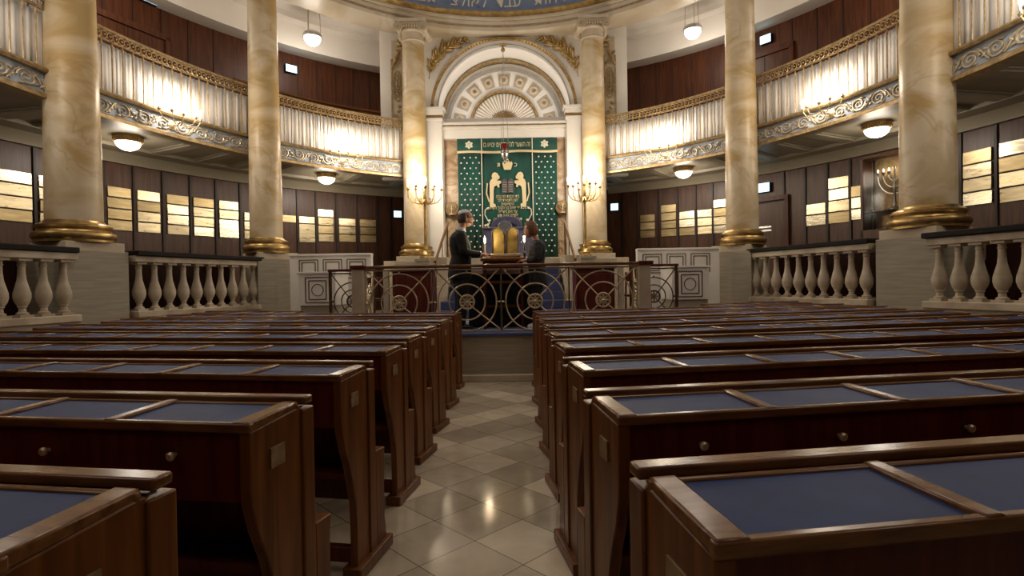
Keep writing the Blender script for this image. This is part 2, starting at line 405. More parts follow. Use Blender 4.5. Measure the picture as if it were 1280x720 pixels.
def exit_sign(t, z, w, h, label, up=False):
    o = tag(MB().box(-w / 2 - .008, w / 2 + .008, -.09, 0, -.008, h + .008, wallT(t, OW, z)).build('exit_sign', M['black_rail'], bevel=.004), label, 'exit sign', 'lit green-blue exit signs')
    MB().box(-w / 2, w / 2, -.096, -.088, 0, h, wallT(t, OW, z)).build('light_panel', M['exit'], o)
    mb = MB(); mt = wallT(t, OW, z)
    # running figure and arrow
    mb.box(-w * .1, -w * .02, -.101, -.095, h * .35, h * .8, mt).box(-w * .2, w * .05, -.101, -.095, h * .52, h * .6, mt).box(-w * .16, -w * .06, -.101, -.095, h * .15, h * .36, mt)
    mb.prism([(w * .15, h * .3), (w * .38, h * .5), (w * .15, h * .7)], -.101, -.095, 'y', mt)
    mb.build('pictogram', M['exit_mark'], o, smooth=False)
exit_sign(-39.6, 6.50, .26, .17, 'small lit blue-white exit sign on the upper wood wall, left gallery beside the ark')
exit_sign(-59.7, 6.97, .36, .2, 'lit exit sign above the double door at the top left of the photo')
exit_sign(47.4, 6.62, .24, .18, 'lit exit sign above the dark door of the right gallery')
exit_sign(-21.4, 3.13, .2, .17, 'small lit blue exit sign in the dark corner left of the ark')
exit_sign(21.2, 3.22, .2, .18, 'small lit blue exit sign in the dark corner right of the ark')
exit_sign(46.6, 3.28, .34, .2, 'lit white exit sign above the door under the right gallery')

PLQ = [  # centre t, top z, list of plaque heights, width, name of the panel
    (-73.7, 3.24, [.20] * 4, .56, 'panel at the far left edge of the photo'),
    (-70.2, 3.24, [.20] * 4, .5, 'panel half behind the near left column'),
    (-63.3, 3.24, [.20] * 4, .50, 'first panel right of near left column'),
    (-59.9, 3.24, [.20] * 4, .50, 'second panel right of near left column'),
    (-56.3, 3.24, [.20] * 4, .50, 'third panel right of near left column'),
    (-52.9, 3.24, [.20] * 4, .50, 'fourth panel right of near left column'),
    (-49.4, 3.24, [.20, .20, .41], .50, 'fifth panel right of near left column'),
    (-45.9, 3.03, [.20] * 3, .46, 'panel just left of second left column'),
    (-40.5, 3.04, [.18], .46, 'first panel right of second left column'),
    (-37.4, 3.04, [.18, .46], .46, 'second panel right of second left column'),
    (-34.2, 3.25, [.20] * 4, .46, 'third panel right of second left column'),
    (-30.5, 3.05, [.20] * 3, .50, 'fourth panel right of second left column'),
    (-26.8, 3.05, [.20] * 3, .50, 'fifth panel right of second left column'),
    (75.8, 3.37, [.23] * 4, .52, 'panel at the far right edge of the photo'),
    (72.4, 3.35, [.22] * 4, .52, 'panel right of near right column'),
    (60.0, 3.12, [.22] * 3, .48, 'panel left of the glass cabinet'),
    (57.1, 3.36, [.23] * 4, .48, 'second panel left of the glass cabinet'),
    (54.1, 2.88, [.23] * 2, .48, 'third panel left of the glass cabinet'),
    (39.9, 3.25, [.20] * 4, .42, 'panel just left of second right column'),
    (37.2, 3.05, [.20] * 3, .42, 'second panel left of second right column'),
    (34.2, 3.05, [.20] * 3, .46, 'third panel left of second right column'),
    (31.0, 3.26, [.20] * 4, .46, 'fourth panel left of second right column'),
    (27.2, 3.05, [.20] * 3, .46, 'fifth panel left of second right column'),
]
for t, zt, hs, w, where in PLQ:
    z = zt
    for k, h in enumerate(hs):
        kind = 'tall brass plaque' if h > .3 else 'brass plaque'
        pos = 'only one' if len(hs) == 1 else ('topmost' if k == 0 else ('lowest' if k == len(hs) - 1 else ORD[k] + ' from top'))
        tilt = random.uniform(-.05, .05)
        mt = wallT(t, OW, z - h) @ Matrix.Rotation(tilt, 4, 'Z') @ Matrix.Rotation(random.uniform(-.03, .03), 4, 'X')
        w_ = w * .84
        o = MB().box(-w_ / 2, w_ / 2, -.035, 0, .008, h - .008, mt).build('memorial_plaque', M['plaque%d' % (1 if t in (-63.3, 31.0, 27.2, -26.8) or (k + int(abs(t))) % 4 == 0 else (0 if random.random() < .6 else 2))], bevel=.003)
        tag(o, '%s, %s, %s' % (kind, pos, where), 'plaque', 'brass plaques on the wood panelling')
        z -= h + .008
# glass display cabinet with a silver candelabrum
t = thing('display_cabinet', 'tall glass-fronted display cabinet set in the wall left of the near right marble column', 'cabinet')
mt = wallT(64.4, OW, 0)
MB().box(-.5, .5, -.03, .0, 2.0, 3.55, mt).build('back_panel', M['gold_dk'], t)
MB().box(-.55, -.5, -.30, 0, .88, 3.6, mt).box(.5, .55, -.30, 0, .88, 3.6, mt).box(-.55, .55, -.30, 0, 3.55, 3.6, mt).box(-.55, .55, -.30, 0, .88, 2.2, mt).box(-.5, .5, -.28, -.03, 2.52, 2.54, mt).build('cabinet_frame', M['wall_wood'], t, bevel=.005)
MB().box(-.5, .5, -.29, -.28, 2.2, 3.55, mt).build('glass_pane', M['glass'], t)
t = thing('silver_candelabrum', 'silver branched candelabrum inside the glass display cabinet', 'candelabrum')
mb = MB().lathe([(.10, 0), (.10, .02), (.03, .06), (.02, .3), (.03, .34), (.015, .5), (.02, .75), (.03, .78)], (0, -.15, 2.55), mt=mt)
mb.build('stem', M['silver'], t)
mb = MB()
for k, r in enumerate((.1, .2, .3)):
    mb.tube([(r * math.cos(a), -.15, 3.2 + r * math.sin(a) * 1.2) for a in [PI + PI * i / 14 for i in range(15)]], .012, mt=mt)
    for s in (-1, 1): mb.lathe([(.012, 0), (.03, .03), (.03, .06)], (s * r, -.15, 3.2), 8, mt=mt)
mb.build('branches', M['silver'], t)
for s in (-.3, -.2, -.1, 0, .1, .2, .3): MB().ball((s, -.15, 3.30), (.012, .012, .03), 8, 6, mt).build('candle_bulb', M['flame'], t)

# ------------------------------------------------------------------ marble columns and pedestals
def column(x, y, rb, rt, label, capital=True):
    t = thing('marble_column', label, 'column', (x, y, 0), 0, 'marble columns around the hall')
    zb, zt = 1.94, 7.26
    s = rb / .29
    MB().lathe([(.40 * s, zb), (.40 * s, zb + .03), (.415 * s, zb + .05), (.425 * s, zb + .085), (.415 * s, zb + .12), (.38 * s, zb + .135), (.365 * s, zb + .16), (.37 * s, zb + .185), (.385 * s, zb + .20), (.385 * s, zb + .225), (.36 * s, zb + .24), (.32 * s, zb + .26), (.30 * s, zb + .29)], n=40).build('base', M['gold'], t)
    prof = [(rb, zb + .27)]
    for i in range(1, 13):
        u = i / 12; prof.append((rb - (rb - rt) * (u ** 1.35), zb + .27 + (6.86 - zb - .27) * u))
    MB().lathe(prof, n=40).build('shaft', M['marble'], t)
    c = MB().lathe([(rt + .005, 6.80), (rt + .02, 6.82), (rt + .005, 6.84), (rt, 6.86), (rt, 7.0), (rt + .03, 7.04), (rt + .03, 7.09), (rt, 7.12)], n=32)
    c.box(-.34, .34, -.32, .32, 7.20, 7.265)
    c.box(-.29, .29, -.29, .29, 7.11, 7.21)
    g = MB()
    for sx in (-1, 1):
        b = MB().lathe([(.105, -.30), (.105, -.27), (.07, -.24), (.06, 0), (.07, .24), (.105, .27), (.105, .30)], (0, 0, 0), 24, T(sx * .285, 0, 7.085, 0, PI / 2)); c.add(b.v, b.f)
        sp = []
        for i in range(50):
            th = i / 49 * 4.5 * PI; r = .098 * (1 - i / 49) + .010
            sp.append((sx * .285 - sx * math.sin(th) * r, -.305, 7.085 + math.cos(th) * r))
        c.tube(sp, .011, 6); g.ball((sx * .285, -.312, 7.085), (.018, .014, .018), 8, 6)
    for i in range(6): c.ball((-.15 + i * .06, -.30, 7.10), (.022, .03, .034), 8, 6)
    for i in range(7): g.box(-.185 + i * .06, -.175 + i * .06, -.305, -.285, 7.06, 7.15)
    cp = c.build('capital', M['stone'], t); g.build('gilt_detail', M['gold_dk'], cp)
    return t
COLS = [(5.76, 7.35, .32, .262, 'near'), (4.5, 10.3, .29, .25, 'second'), (2.05, 12.5, .275, .245, 'far')]
lab = {(-1, 'near'): 'tall honey marble column with gilt base, nearest on the left side', (1, 'near'): 'tall honey marble column with gilt base, nearest on the right side',
       (-1, 'second'): 'tall honey marble column on the left, between the two gallery bays', (1, 'second'): 'tall honey marble column on the right, between the two gallery bays',
       (-1, 'far'): 'marble column with Ionic capital standing just left of the ark', (1, 'far'): 'marble column with Ionic capital standing just right of the ark'}
def pedestal(x, y, w, rz, z0, label):
    t = thing('stone_pedestal', label, 'pedestal', (x, y, 0), rz, 'limestone pedestals under the columns')
    MB().box(-w, w, -w, w, z0, 1.82).build('block', M['plinth'], t, bevel=.006)
    MB().box(-w + .03, w - .03, -w + .03, w - .03, 1.82, 1.94).build('cap', M['stone'], t, bevel=.006)
for sg in (-1, 1):
    for i, (x, y, rb, rt, k) in enumerate(COLS):
        column(sg * x, y, rb, rt, lab[(sg, k)])
    side = 'left' if sg < 0 else 'right'
    pedestal(sg * 5.74, 7.38, .40, sg * rad(21), 0, 'grey limestone pedestal under the nearest %s marble column' % side)
    pedestal(sg * 4.47, 10.38, .40, sg * rad(43), 0, 'grey limestone pedestal under the second %s marble column' % side)
    pedestal(sg * 2.05, 12.5, .42, 0, .64, 'grey limestone pedestal of the column just %s of the ark' % side)

# ------------------------------------------------------------------ gallery fronts, railings, cloths
def scroll(mb, t0, t1, zc, off, h=.20):
    L = abs(t1 - t0); n = max(3, round(L / 2.9)); du = (t1 - t0) / n
    per = .118                                           # metres per degree, roughly
    for i in range(n):
        tc = t0 + du * (i + .5); s = 1 if i % 2 else -1
        pts = []
        for k in range(30):
            u = k / 29; th = u * 3.9 * PI; r = .098 * (1 - u) + .012
            pts.append((tc + (math.cos(th) * r * 1.15 * (1 if du > 0 else -1)) / per, zc + s * math.sin(th) * r - s * .008))
        pts = [(tc + du * .62, zc + s * .07), (tc + du * .5, zc + s * .0)][:0] + pts
        mb.tube([(*EP(a, off), z) for a, z in pts], [.017 - .008 * k / len(pts) for k in range(len(pts))], 5)
        # stem running to the next scroll
        st = []
        for k in range(9):
            u = k / 8; st.append((tc + du * (.28 + .5 * u), zc + s * .085 * math.cos(PI * u)))
        mb.tube([(*EP(a, off), z) for a, z in st], .012, 5)
        # leaves
        for q, (dt, dz, an) in enumerate([(.40, .05, .7), (.52, -.02, -.6), (.62, .05, .3), (-.34, .06, 2.4), (.2, -.085, -.2)]):
            x, y = EP(tc + du * dt, off); z = zc + s * dz
            mb.ball((0, 0, 0), (.042, .014, .017), 8, 5, T(x, y, z, EN(tc, 0) - PI / 2) @ Matrix.Rotation(an * s, 4, 'Y'))
BAYS = [(21.8, 49.3, 'far'), (54.3, 77.2, 'near'), (82.6, 106, 'edge')]
for sg in (-1, 1):
    side = 'left' if sg < 0 else 'right'
    for (a, b, k) in [(20.6, 51.9, 'far'), (51.9, 79.8, 'near'), (79.8, 108, 'edge')]:
        t0, t1 = sg * a, sg * b
        where = {'far': 'nearest the ark on the %s' % side, 'near': 'between the two front %s columns' % side, 'edge': 'at the %s photo edge' % side}[k]
        g = thing('scrolled_parapet', 'blue-grey gallery parapet with gilded scrolls, bay %s' % where, 'parapet', group='scrolled gallery fronts')
        MB().sweep([(0, 3.84), (.08, 3.84), (.08, 4.14), (0, 4.14)], t0, t1, 30).build('frieze_panel', M['frieze'], g)
        MB().sweep([(-.05, 3.80), (.10, 3.80), (.10, 3.86), (-.02, 3.875), (-.05, 3.85)], t0, t1, 30).sweep([(-.07, 4.13), (.12, 4.13), (.12, 4.19), (-.07, 4.19), (-.09, 4.16)], t0, t1, 30).build('moulding', M['gold_dk'], g)
        mb = MB(); scroll(mb, t0, t1, 3.995, -.008); mb.build('scroll_relief', M['relief'], g)
        r = thing('gallery_railing', 'gilt gallery railing with thin rods, bay %s' % where, 'railing', group='gallery railings')
        MB().sweep([(-.03, 5.09), (.05, 5.09), (.05, 5.13), (-.03, 5.13)], t0, t1, 30).sweep([(-.02, 4.95), (.01, 4.95), (.01, 4.965), (-.02, 4.965)], t0, t1, 30).build('top_rail', M['gold_dk'], r)
        mb = MB(); n = int(abs(t1 - t0) / .72)
        for i in range(n):
            tt = t0 + (t1 - t0) * (i + .5) / n; mt = wallT(tt, 0, 5.027)
            mb.tube([(.047 * math.cos(q), -.012, .055 * math.sin(q)) for q in [2 * PI * j / 12 for j in range(12)]], .010, 5, True, mt)
            mb.ball((0, -.02, 0), .016, 6, 4, mt)
        mb.build('ring_lattice', M['gold_dk'], r)
        n = int(abs(t1 - t0) / 1.38)
        rod = None
        for i in range(n + 1):
            tt = t0 + (t1 - t0) * (i + .25) / (n + .5); x, y = EP(tt, -.005)
            if rod is None:
                rod = MB().lathe([(.012, 4.19), (.009, 4.25), (.009, 4.86), (.02, 4.89), (.02, 4.91), (.009, 4.93), (.009, 4.96)], n=8).build('rod', M['gold_dk'], r, loc=(x, y, 0))
            else:
                c = rod.copy(); COL.objects.link(c); c.parent = r; c.location = (x, y, 0)
        # pleated cloth behind the rods
        mb = MB(); N = int(abs(t1 - t0) * 9); vs = []; fs = []
        for i in range(N + 1):
            tt = t0 + (t1 - t0) * i / N
            ph = 2 * PI * (n + .5) * i / N
            o = .050 + .014 * abs(math.cos(ph / 2)) ** .5 + .003 * math.sin(ph * 2.7)
            o2 = o + .004 * math.sin(i)
            x, y = EP(tt, o); x2, y2 = EP(tt, o2)
            vs += [(x, y, 4.17), (x2, y2, 4.93 + .004 * math.sin(i * 1.3))]
        for i in range(N): fs.append((2 * i, 2 * i + 2, 2 * i + 3, 2 * i + 1))
        mb.add(vs, fs); cl = mb.build('gallery_cloth', M['curtain'], angle=80)
        md = cl.modifiers.new('thick', 'SOLIDIFY'); md.thickness = .005
        tag(cl, 'white pleated cloth behind the gallery railing, bay %s' % where, 'curtain', 'white gallery cloths')

o = tag(MB().sweep([(1.0, 4.12), (1.05, 4.12), (1.05, 5.52), (1.0, 5.52)], -21.5, -52, 30).sweep([(.95, 5.52), (1.1, 5.52), (1.1, 5.56), (.95, 5.56)], -21.5, -52, 30).build('gallery_pew_back', M['wood_end']), 'curved brown wooden seat back in the left gallery, nearest the ark', 'pew')
# ------------------------------------------------------------------ lamps
def bowl_lamp(x, y, label):
    t = thing('ceiling_lamp', label, 'lamp', (x, y, 0), 0, 'opal bowl lamps under the galleries')
    mb = MB().lathe([(.14, 3.93), (.225, 3.925), (.225, 3.905), (.205, 3.89), (.20, 3.82), (.19, 3.81)], n=40)
    for i in range(32):
        a = 2 * PI * i / 32; mb.ball((.215 * math.cos(a), .215 * math.sin(a), 3.85), (.012, .012, .035), 6, 4)
    mb.build('gilt_rim', M['gold'], t)
    MB().lathe([(.19 * math.cos(rad(q)), 3.82 - .145 * math.sin(rad(q))) for q in range(0, 90, 9)] + [(.01, 3.675)], n=32).build('glass_bowl', M['bowl'], t)
    point('lamp_light', (x, y, 3.60), 20, (1, .89, .76), .16)
def pendant(x, y, label):
    t = thing('pendant_lamp', label, 'lamp', (x, y, 0), 0, 'hanging opal bowl lamps')
    MB().lathe([(.20, 6.93), (.205, 6.95), (.205, 7.0), (.19, 7.02), (.17, 7.0)], n=32).build('metal_rim', M['silver'], t)
    MB().lathe([(.185 * math.cos(rad(q)), 6.95 - .2 * math.sin(rad(q))) for q in range(0, 90, 9)] + [(.01, 6.75)], n=32).build('glass_bowl', M['bowl'], t)
    for i in range(3):
        a = 2 * PI * i / 3 + .4; MB().tube([(.18 * math.cos(a), .18 * math.sin(a), 7.0), (.16 * math.cos(a), .16 * math.sin(a), 7.63)], .006).build('suspension_wire', M['gold_dk'], t)
    point('lamp_light', (x, y, 6.68), 26, (1, .90, .78), .17)
for sg in (-1, 1):
    side = 'left' if sg < 0 else 'right'
    bowl_lamp(sg * 6.38, 9.29, 'white opal bowl lamp on the %s gallery soffit, nearer one' % side)
    bowl_lamp(sg * 4.15, 12.66, 'white opal bowl lamp on the %s gallery soffit, beside the ark' % side)
    bowl_lamp(sg * 7.0, 5.2, 'white opal bowl lamp on the %s gallery soffit, beside the camera' % side)
    pendant(sg * 4.30, 12.35, 'opal bowl lamp hung on wires over the %s gallery near the ark' % side)
    for yy in (9.4, 5.6): pendant(sg * (6.45 if yy > 9 else 7.1), yy, 'opal bowl lamp hung over the %s gallery, %s' % (side, 'beyond the near column' if yy > 9 else 'beside the camera'))

def add_bulb(x, y, z, parent, mt=None, s=1):
    MB().lathe([(.009 * s, .05 * s), (.010 * s, .10 * s), (.020 * s, .125 * s), (.022 * s, .15 * s), (.012 * s, .18 * s), (.002 * s, .205 * s)], (x, y, z), 10, mt).build('candle_bulb', M['bulb'], parent)
def candle_cup(mb, mbb, x, y, z, mt=None, s=1):
    mb.lathe([(.008 * s, -.02 * s), (.03 * s, 0), (.034 * s, .012 * s), (.014 * s, .016 * s), (.012 * s, .05 * s)], (x, y, z), 10, mt)
def sconce(t0, label):
    r = thing('gallery_sconce', label, 'wall lamp', group='five-candle sconces on the gallery fronts')
    mt = wallT(t0, 0, 0)
    MB().lathe([(.075, 0), (.08, .015), (.05, .03), (.02, .05)], (0, 0, 0), 16, mt @ T(0, -.0, 4.0, 0, PI / 2)).build('wall_plate', M['brass'], r)
    mb = MB(); mbb = MB(); 
    mb.tube([(0, -.04, 4.0), (0, -.14, 3.98), (0, -.2, 4.04)], .012, mt=mt)
    for i in range(5):
        a = rad(-90 + (i - 2) * 38); R = .33 if i in (0, 4) else (.30 if i in (1, 3) else .2)
        ex, ey = R * math.cos(a) * 1.15, -.16 + R * math.sin(a) * .55
        mb.tube([(0, -.15, 4.04), (ex * .4, -.15 + (ey + .15) * .4, 3.98), (ex * .85, -.15 + (ey + .15) * .85, 4.03), (ex, ey, 4.12)], .008, mt=mt)
        candle_cup(mb, mbb, ex, ey, 4.14, mt, .95); add_bulb(ex, ey, 4.14, r, mt, .95)
    mb.build('arms', M['brass'], r)
    p = mt @ Vector((0, -.30, 4.34)); point('sconce_light', p, 34, (1, .85, .68), .14)
for sg in (-1, 1):
    side = 'left' if sg < 0 else 'right'
    sconce(sg * 66, 'brass five-candle sconce, lit, on the %s gallery front between the front columns' % side)
    sconce(sg * 36, 'brass five-candle sconce, lit, on the %s gallery front nearest the ark' % side)
    sconce(sg * 94, 'brass five-candle sconce, lit, on the %s gallery front beside the camera' % side)

def candelabrum(x, y, label):
    t = thing('floor_candelabrum', label, 'candelabrum', (x, y, 0), 0, 'tall gilt candelabra flanking the ark')
    z0 = 1.86
    MB().lathe([(.14, z0), (.14, z0 + .03), (.11, z0 + .05), (.12, z0 + .09), (.07, z0 + .13), (.045, z0 + .18), (.055, z0 + .22), (.04, z0 + .26)], n=20).build('base', M['gold'], t)
    MB().lathe([(.04, z0 + .25), (.036, z0 + .3), (.036, 2.9), (.03, 3.05), (.05, 3.09), (.05, 3.12), (.03, 3.15), (.045, 3.22), (.03, 3.3), (.02, 3.38)], n=16).build('pole', M['gold'], t)
    mbb = MB()
    cup = MB()
    for i in range(8):
        a = 2 * PI * i / 8 + .2; R = .36 if i % 2 == 0 else .27; zz = 3.36 if i % 2 == 0 else 3.40
        c, s = math.cos(a), math.sin(a)
        arm = MB().tube([(c * .03, s * .03, 3.13), (c * R * .35, s * R * .35, 3.05), (c * R * .75, s * R * .75, 3.09), (c * R, s * R, 3.2), (c * R, s * R, zz - .02)], [.014, .013, .012, .010, .009], 7)
        arm.tube([(c * R * .55, s * R * .55, 3.07), (c * R * .6, s * R * .6, 3.16), (c * R * .45, s * R * .45, 3.18), (c * R * .42, s * R * .42, 3.13)], .007, 6)
        candle_cup(arm, mbb, c * R, s * R, zz, s=1.1)
        add_bulb(c * R, s * R, zz, arm.build('arm', M['gold'], t), None, 1.1)
    candle_cup(cup, mbb, 0, 0, 3.40, s=1.1); add_bulb(0, 0, 3.40, cup.build('centre_cup', M['gold'], t), None, 1.1)
    point('candelabrum_light', (x, y - .05, 3.82), 55, (1, .86, .68), .22)
    point('candelabrum_light', (x, y - .40, 3.95), 22, (1, .86, .68), .2)
for sg in (-1, 1):
    side = 'left' if sg < 0 else 'right'
    tag(MB().box(sg * 1.72 - .2, sg * 1.72 + .2, 11.62, 12.06, .64, 1.80).box(sg * 1.72 - .22, sg * 1.72 + .22, 11.60, 12.06, 1.80, 1.86).build('candelabrum_pedestal', M['plinth'], bevel=.005), 'low grey stone block carrying the gilt candelabrum %s of the ark' % side, 'pedestal')
    candelabrum(sg * 1.73, 11.83, 'tall gilt multi-branched candelabrum, lit, standing %s of the ark' % side)

# ------------------------------------------------------------------ ark wall
CZ = 5.45
out = [(-2.42, .64), (-1.5, .64), (-1.5, CZ)]
for i in range(41):
    a = PI - PI * i / 40; out.append((1.62 * math.cos(a), CZ + 1.62 * math.sin(a)))
out += [(1.5, CZ), (1.5, .64), (2.42, .64), (2.42, 3.9), (2.98, 3.9), (2.98, 7.7), (-2.98, 7.7), (-2.98, 3.9), (-2.42, 3.9)]
# built in strips so that the arch stays a clean opening
mb = MB()
arc = [(1.62 * math.cos(PI - PI * i / 40), CZ + 1.62 * math.sin(PI - PI * i / 40)) for i in range(41)]
for i in range(40):
    (xa, za), (xb, zb) = arc[i], arc[i + 1]; mb.prism([(xa, za), (xb, zb), (xb, 7.7), (xa, 7.7)], 13.2, 13.35, 'y')
for s in (-1, 1):
    mb.box(*sorted((s * 1.62, s * 2.42)), 13.2, 13.35, .64, 7.7); mb.box(*sorted((s * 1.48, s * 1.62)), 13.2, 13.35, .64, CZ)
    mb.box(*sorted((s * 2.42, s * 2.98)), 13.2, 13.35, 3.86, 7.7)
    mb.box(*sorted((s * 2.88, s * 3.0)), 13.25, 15.0, 4.1, 7.7)
struct(mb.build('wall_ark', M['plaster'], smooth=False))
mb = MB()
for s in (-1, 1):
    mb.box(*sorted((s * 2.36, s * 2.46)), 13.3, 15.4, .64, 3.92)
struct(mb.build('wall_ark_return', M['wall_wood'], smooth=False))
mb = MB().box(-2.0, 2.0, 14.12, 14.2, 4.7, 7.5).box(-1.55, 1.55, 13.5, 13.6, .64, 4.9).arcband(0, CZ, 1.62, 1.72, 13.25, 14.14).box(-1.62, -1.5, 13.3, 14.14, 4.7, CZ).box(1.5, 1.62, 13.3, 14.14, 4.7, CZ)
struct(mb.build('wall_niche', M['white']))
t = thing('arch_moulding', 'large round arch moulding with gilt edges framing the ark niche', 'arch')
mb = MB().arcband(0, CZ, 1.70, 1.77, 13.12, 13.22, 0, 180, 60)
for i in range(72):
    a = rad(1.25 + 2.5 * i); mb.ball((1.735 * math.cos(a), 13.115, CZ + 1.735 * math.sin(a)), (.026, .02, .026), 6, 4)
mb.build('outer_bead', M['gold'], t)
MB().arcband(0, CZ, 1.60, 1.70, 13.14, 13.22, 0, 180, 60).build('white_band', M['white'], t)
MB().arcband(0, CZ, 1.59, 1.61, 13.12, 13.2, 0, 180, 60).arcband(0, CZ, 1.625, 1.645, 13.5, 13.52, 0, 180, 60).build('thin_line', M['greystucco'], t)
MB().arcband(0, CZ, 1.53, 1.60, 13.96, 14.10, 0, 180, 60).build('inner_bead', M['gold_dk'], t)
t = thing('tympanum', 'half-round tympanum with rosette squares and gold sunburst fan above the ark', 'tympanum')
TZ = 5.36
MB().arcband(0, TZ, 0.0, 1.6, 14.08, 14.13, 0, 180, 50).build('backing', M['white'], t)
MB().arcband(0, TZ, 1.41, 1.49, 14.04, 14.09, 0, 180, 60).build('grey_band', M['greystucco'], t)
for i in range(9):
    a = rad(9 + i * 20.25); mt = T(1.175 * math.cos(a), 14.05, TZ + 1.175 * math.sin(a)) @ Matrix.Rotation(-(a - PI / 2), 4, 'Y')
    o = MB().prism([(-.125, -.15), (.125, -.15), (.155, .15), (-.155, .15)], 0, .035, 'y', mt).build('rosette_square', M['taupe'], t, bevel=.004)
    mb = MB()
    mb.tube([(.085 * math.cos(q), -.005, .085 * math.sin(q)) for q in [2 * PI * j / 16 for j in range(16)]], .028, 6, True, mt)
    for j in range(8):
        q = 2 * PI * j / 8; mb.ball((.06 * math.cos(q), -.015, .06 * math.sin(q)), (.022, .02, .022), 6, 4, mt)
    mb.build('flower', M['stone'], o)
    MB().ball((0, -.01, 0), (.025, .02, .025), 8, 5, mt).build('flower_eye', M['gold_dk'], o)
mb = MB().arcband(0, TZ, .84, .90, 14.0, 14.09, 0, 180, 60)
for i in range(60):
    a = rad(1.5 + 3 * i); mb.ball((.87 * math.cos(a), 14.0, TZ + .87 * math.sin(a)), (.02, .015, .02), 6, 4)
mb.build('fan_rim', M['gold'], t)
mb = MB()
for i in range(29):
    a0, a1 = rad(i * 180 / 29 + 1), rad((i + 1) * 180 / 29 - 1); am = (a0 + a1) / 2
    for (r0, r1) in ((.40, .80),):
        p = [(r0 * math.cos(a0), 14.07, TZ + r0 * math.sin(a0)), (r1 * math.cos(a0), 14.07, TZ + r1 * math.sin(a0)), (r1 * math.cos(a1), 14.07, TZ + r1 * math.sin(a1)), (r0 * math.cos(a1), 14.07, TZ + r0 * math.sin(a1)),
             (r0 * math.cos(am), 14.055, TZ + r0 * math.sin(am)), (r1 * 1.03 * math.cos(am), 14.01, TZ + r1 * 1.03 * math.sin(am))]
        mb.add(p, [(0, 1, 5, 4), (4, 5, 2, 3), (0, 4, 3), (1, 2, 5), (0, 3, 2, 1)])
mb.build('fan_flutes', M['plaster'], t, smooth=False)
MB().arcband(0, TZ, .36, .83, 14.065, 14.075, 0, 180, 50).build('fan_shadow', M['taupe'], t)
mb = MB().arcband(0, TZ, 0, .30, 14.03, 14.08, 0, 180, 30)
for i in range(33):
    a = rad((i + .5) * 180 / 33); L = .43 if i % 2 else .38
    mb.tube([(.08 * math.cos(a), 14.03, TZ + .08 * math.sin(a)), (.3 * math.cos(a), 14.02, TZ + .3 * math.sin(a)), (L * math.cos(a), 14.05, TZ + L * math.sin(a))], [.008, .016, .004], 5)
mb.ball((0, 14.02, TZ + .02), (.1, .04, .1), 16, 8)
mb.build('sunburst', M['gold'], t)
# lintel
t = thing('lintel', 'white moulded lintel with a gold line above the green curtain', 'lintel')
MB().box(-1.5, 1.5, 13.26, 14.1, 4.84, 5.05).box(-1.54, 1.54, 13.18, 14.1, 5.05, 5.12).box(-1.58, 1.58, 13.12, 14.1, 5.14, 5.20).box(-1.5, 1.5, 13.4, 14.1, 5.20, 5.37).build('entablature', M['white'], t, bevel=.008)
MB().box(-1.56, 1.56, 13.15, 13.4, 5.115, 5.145).build('gold_line', M['gold'], t)
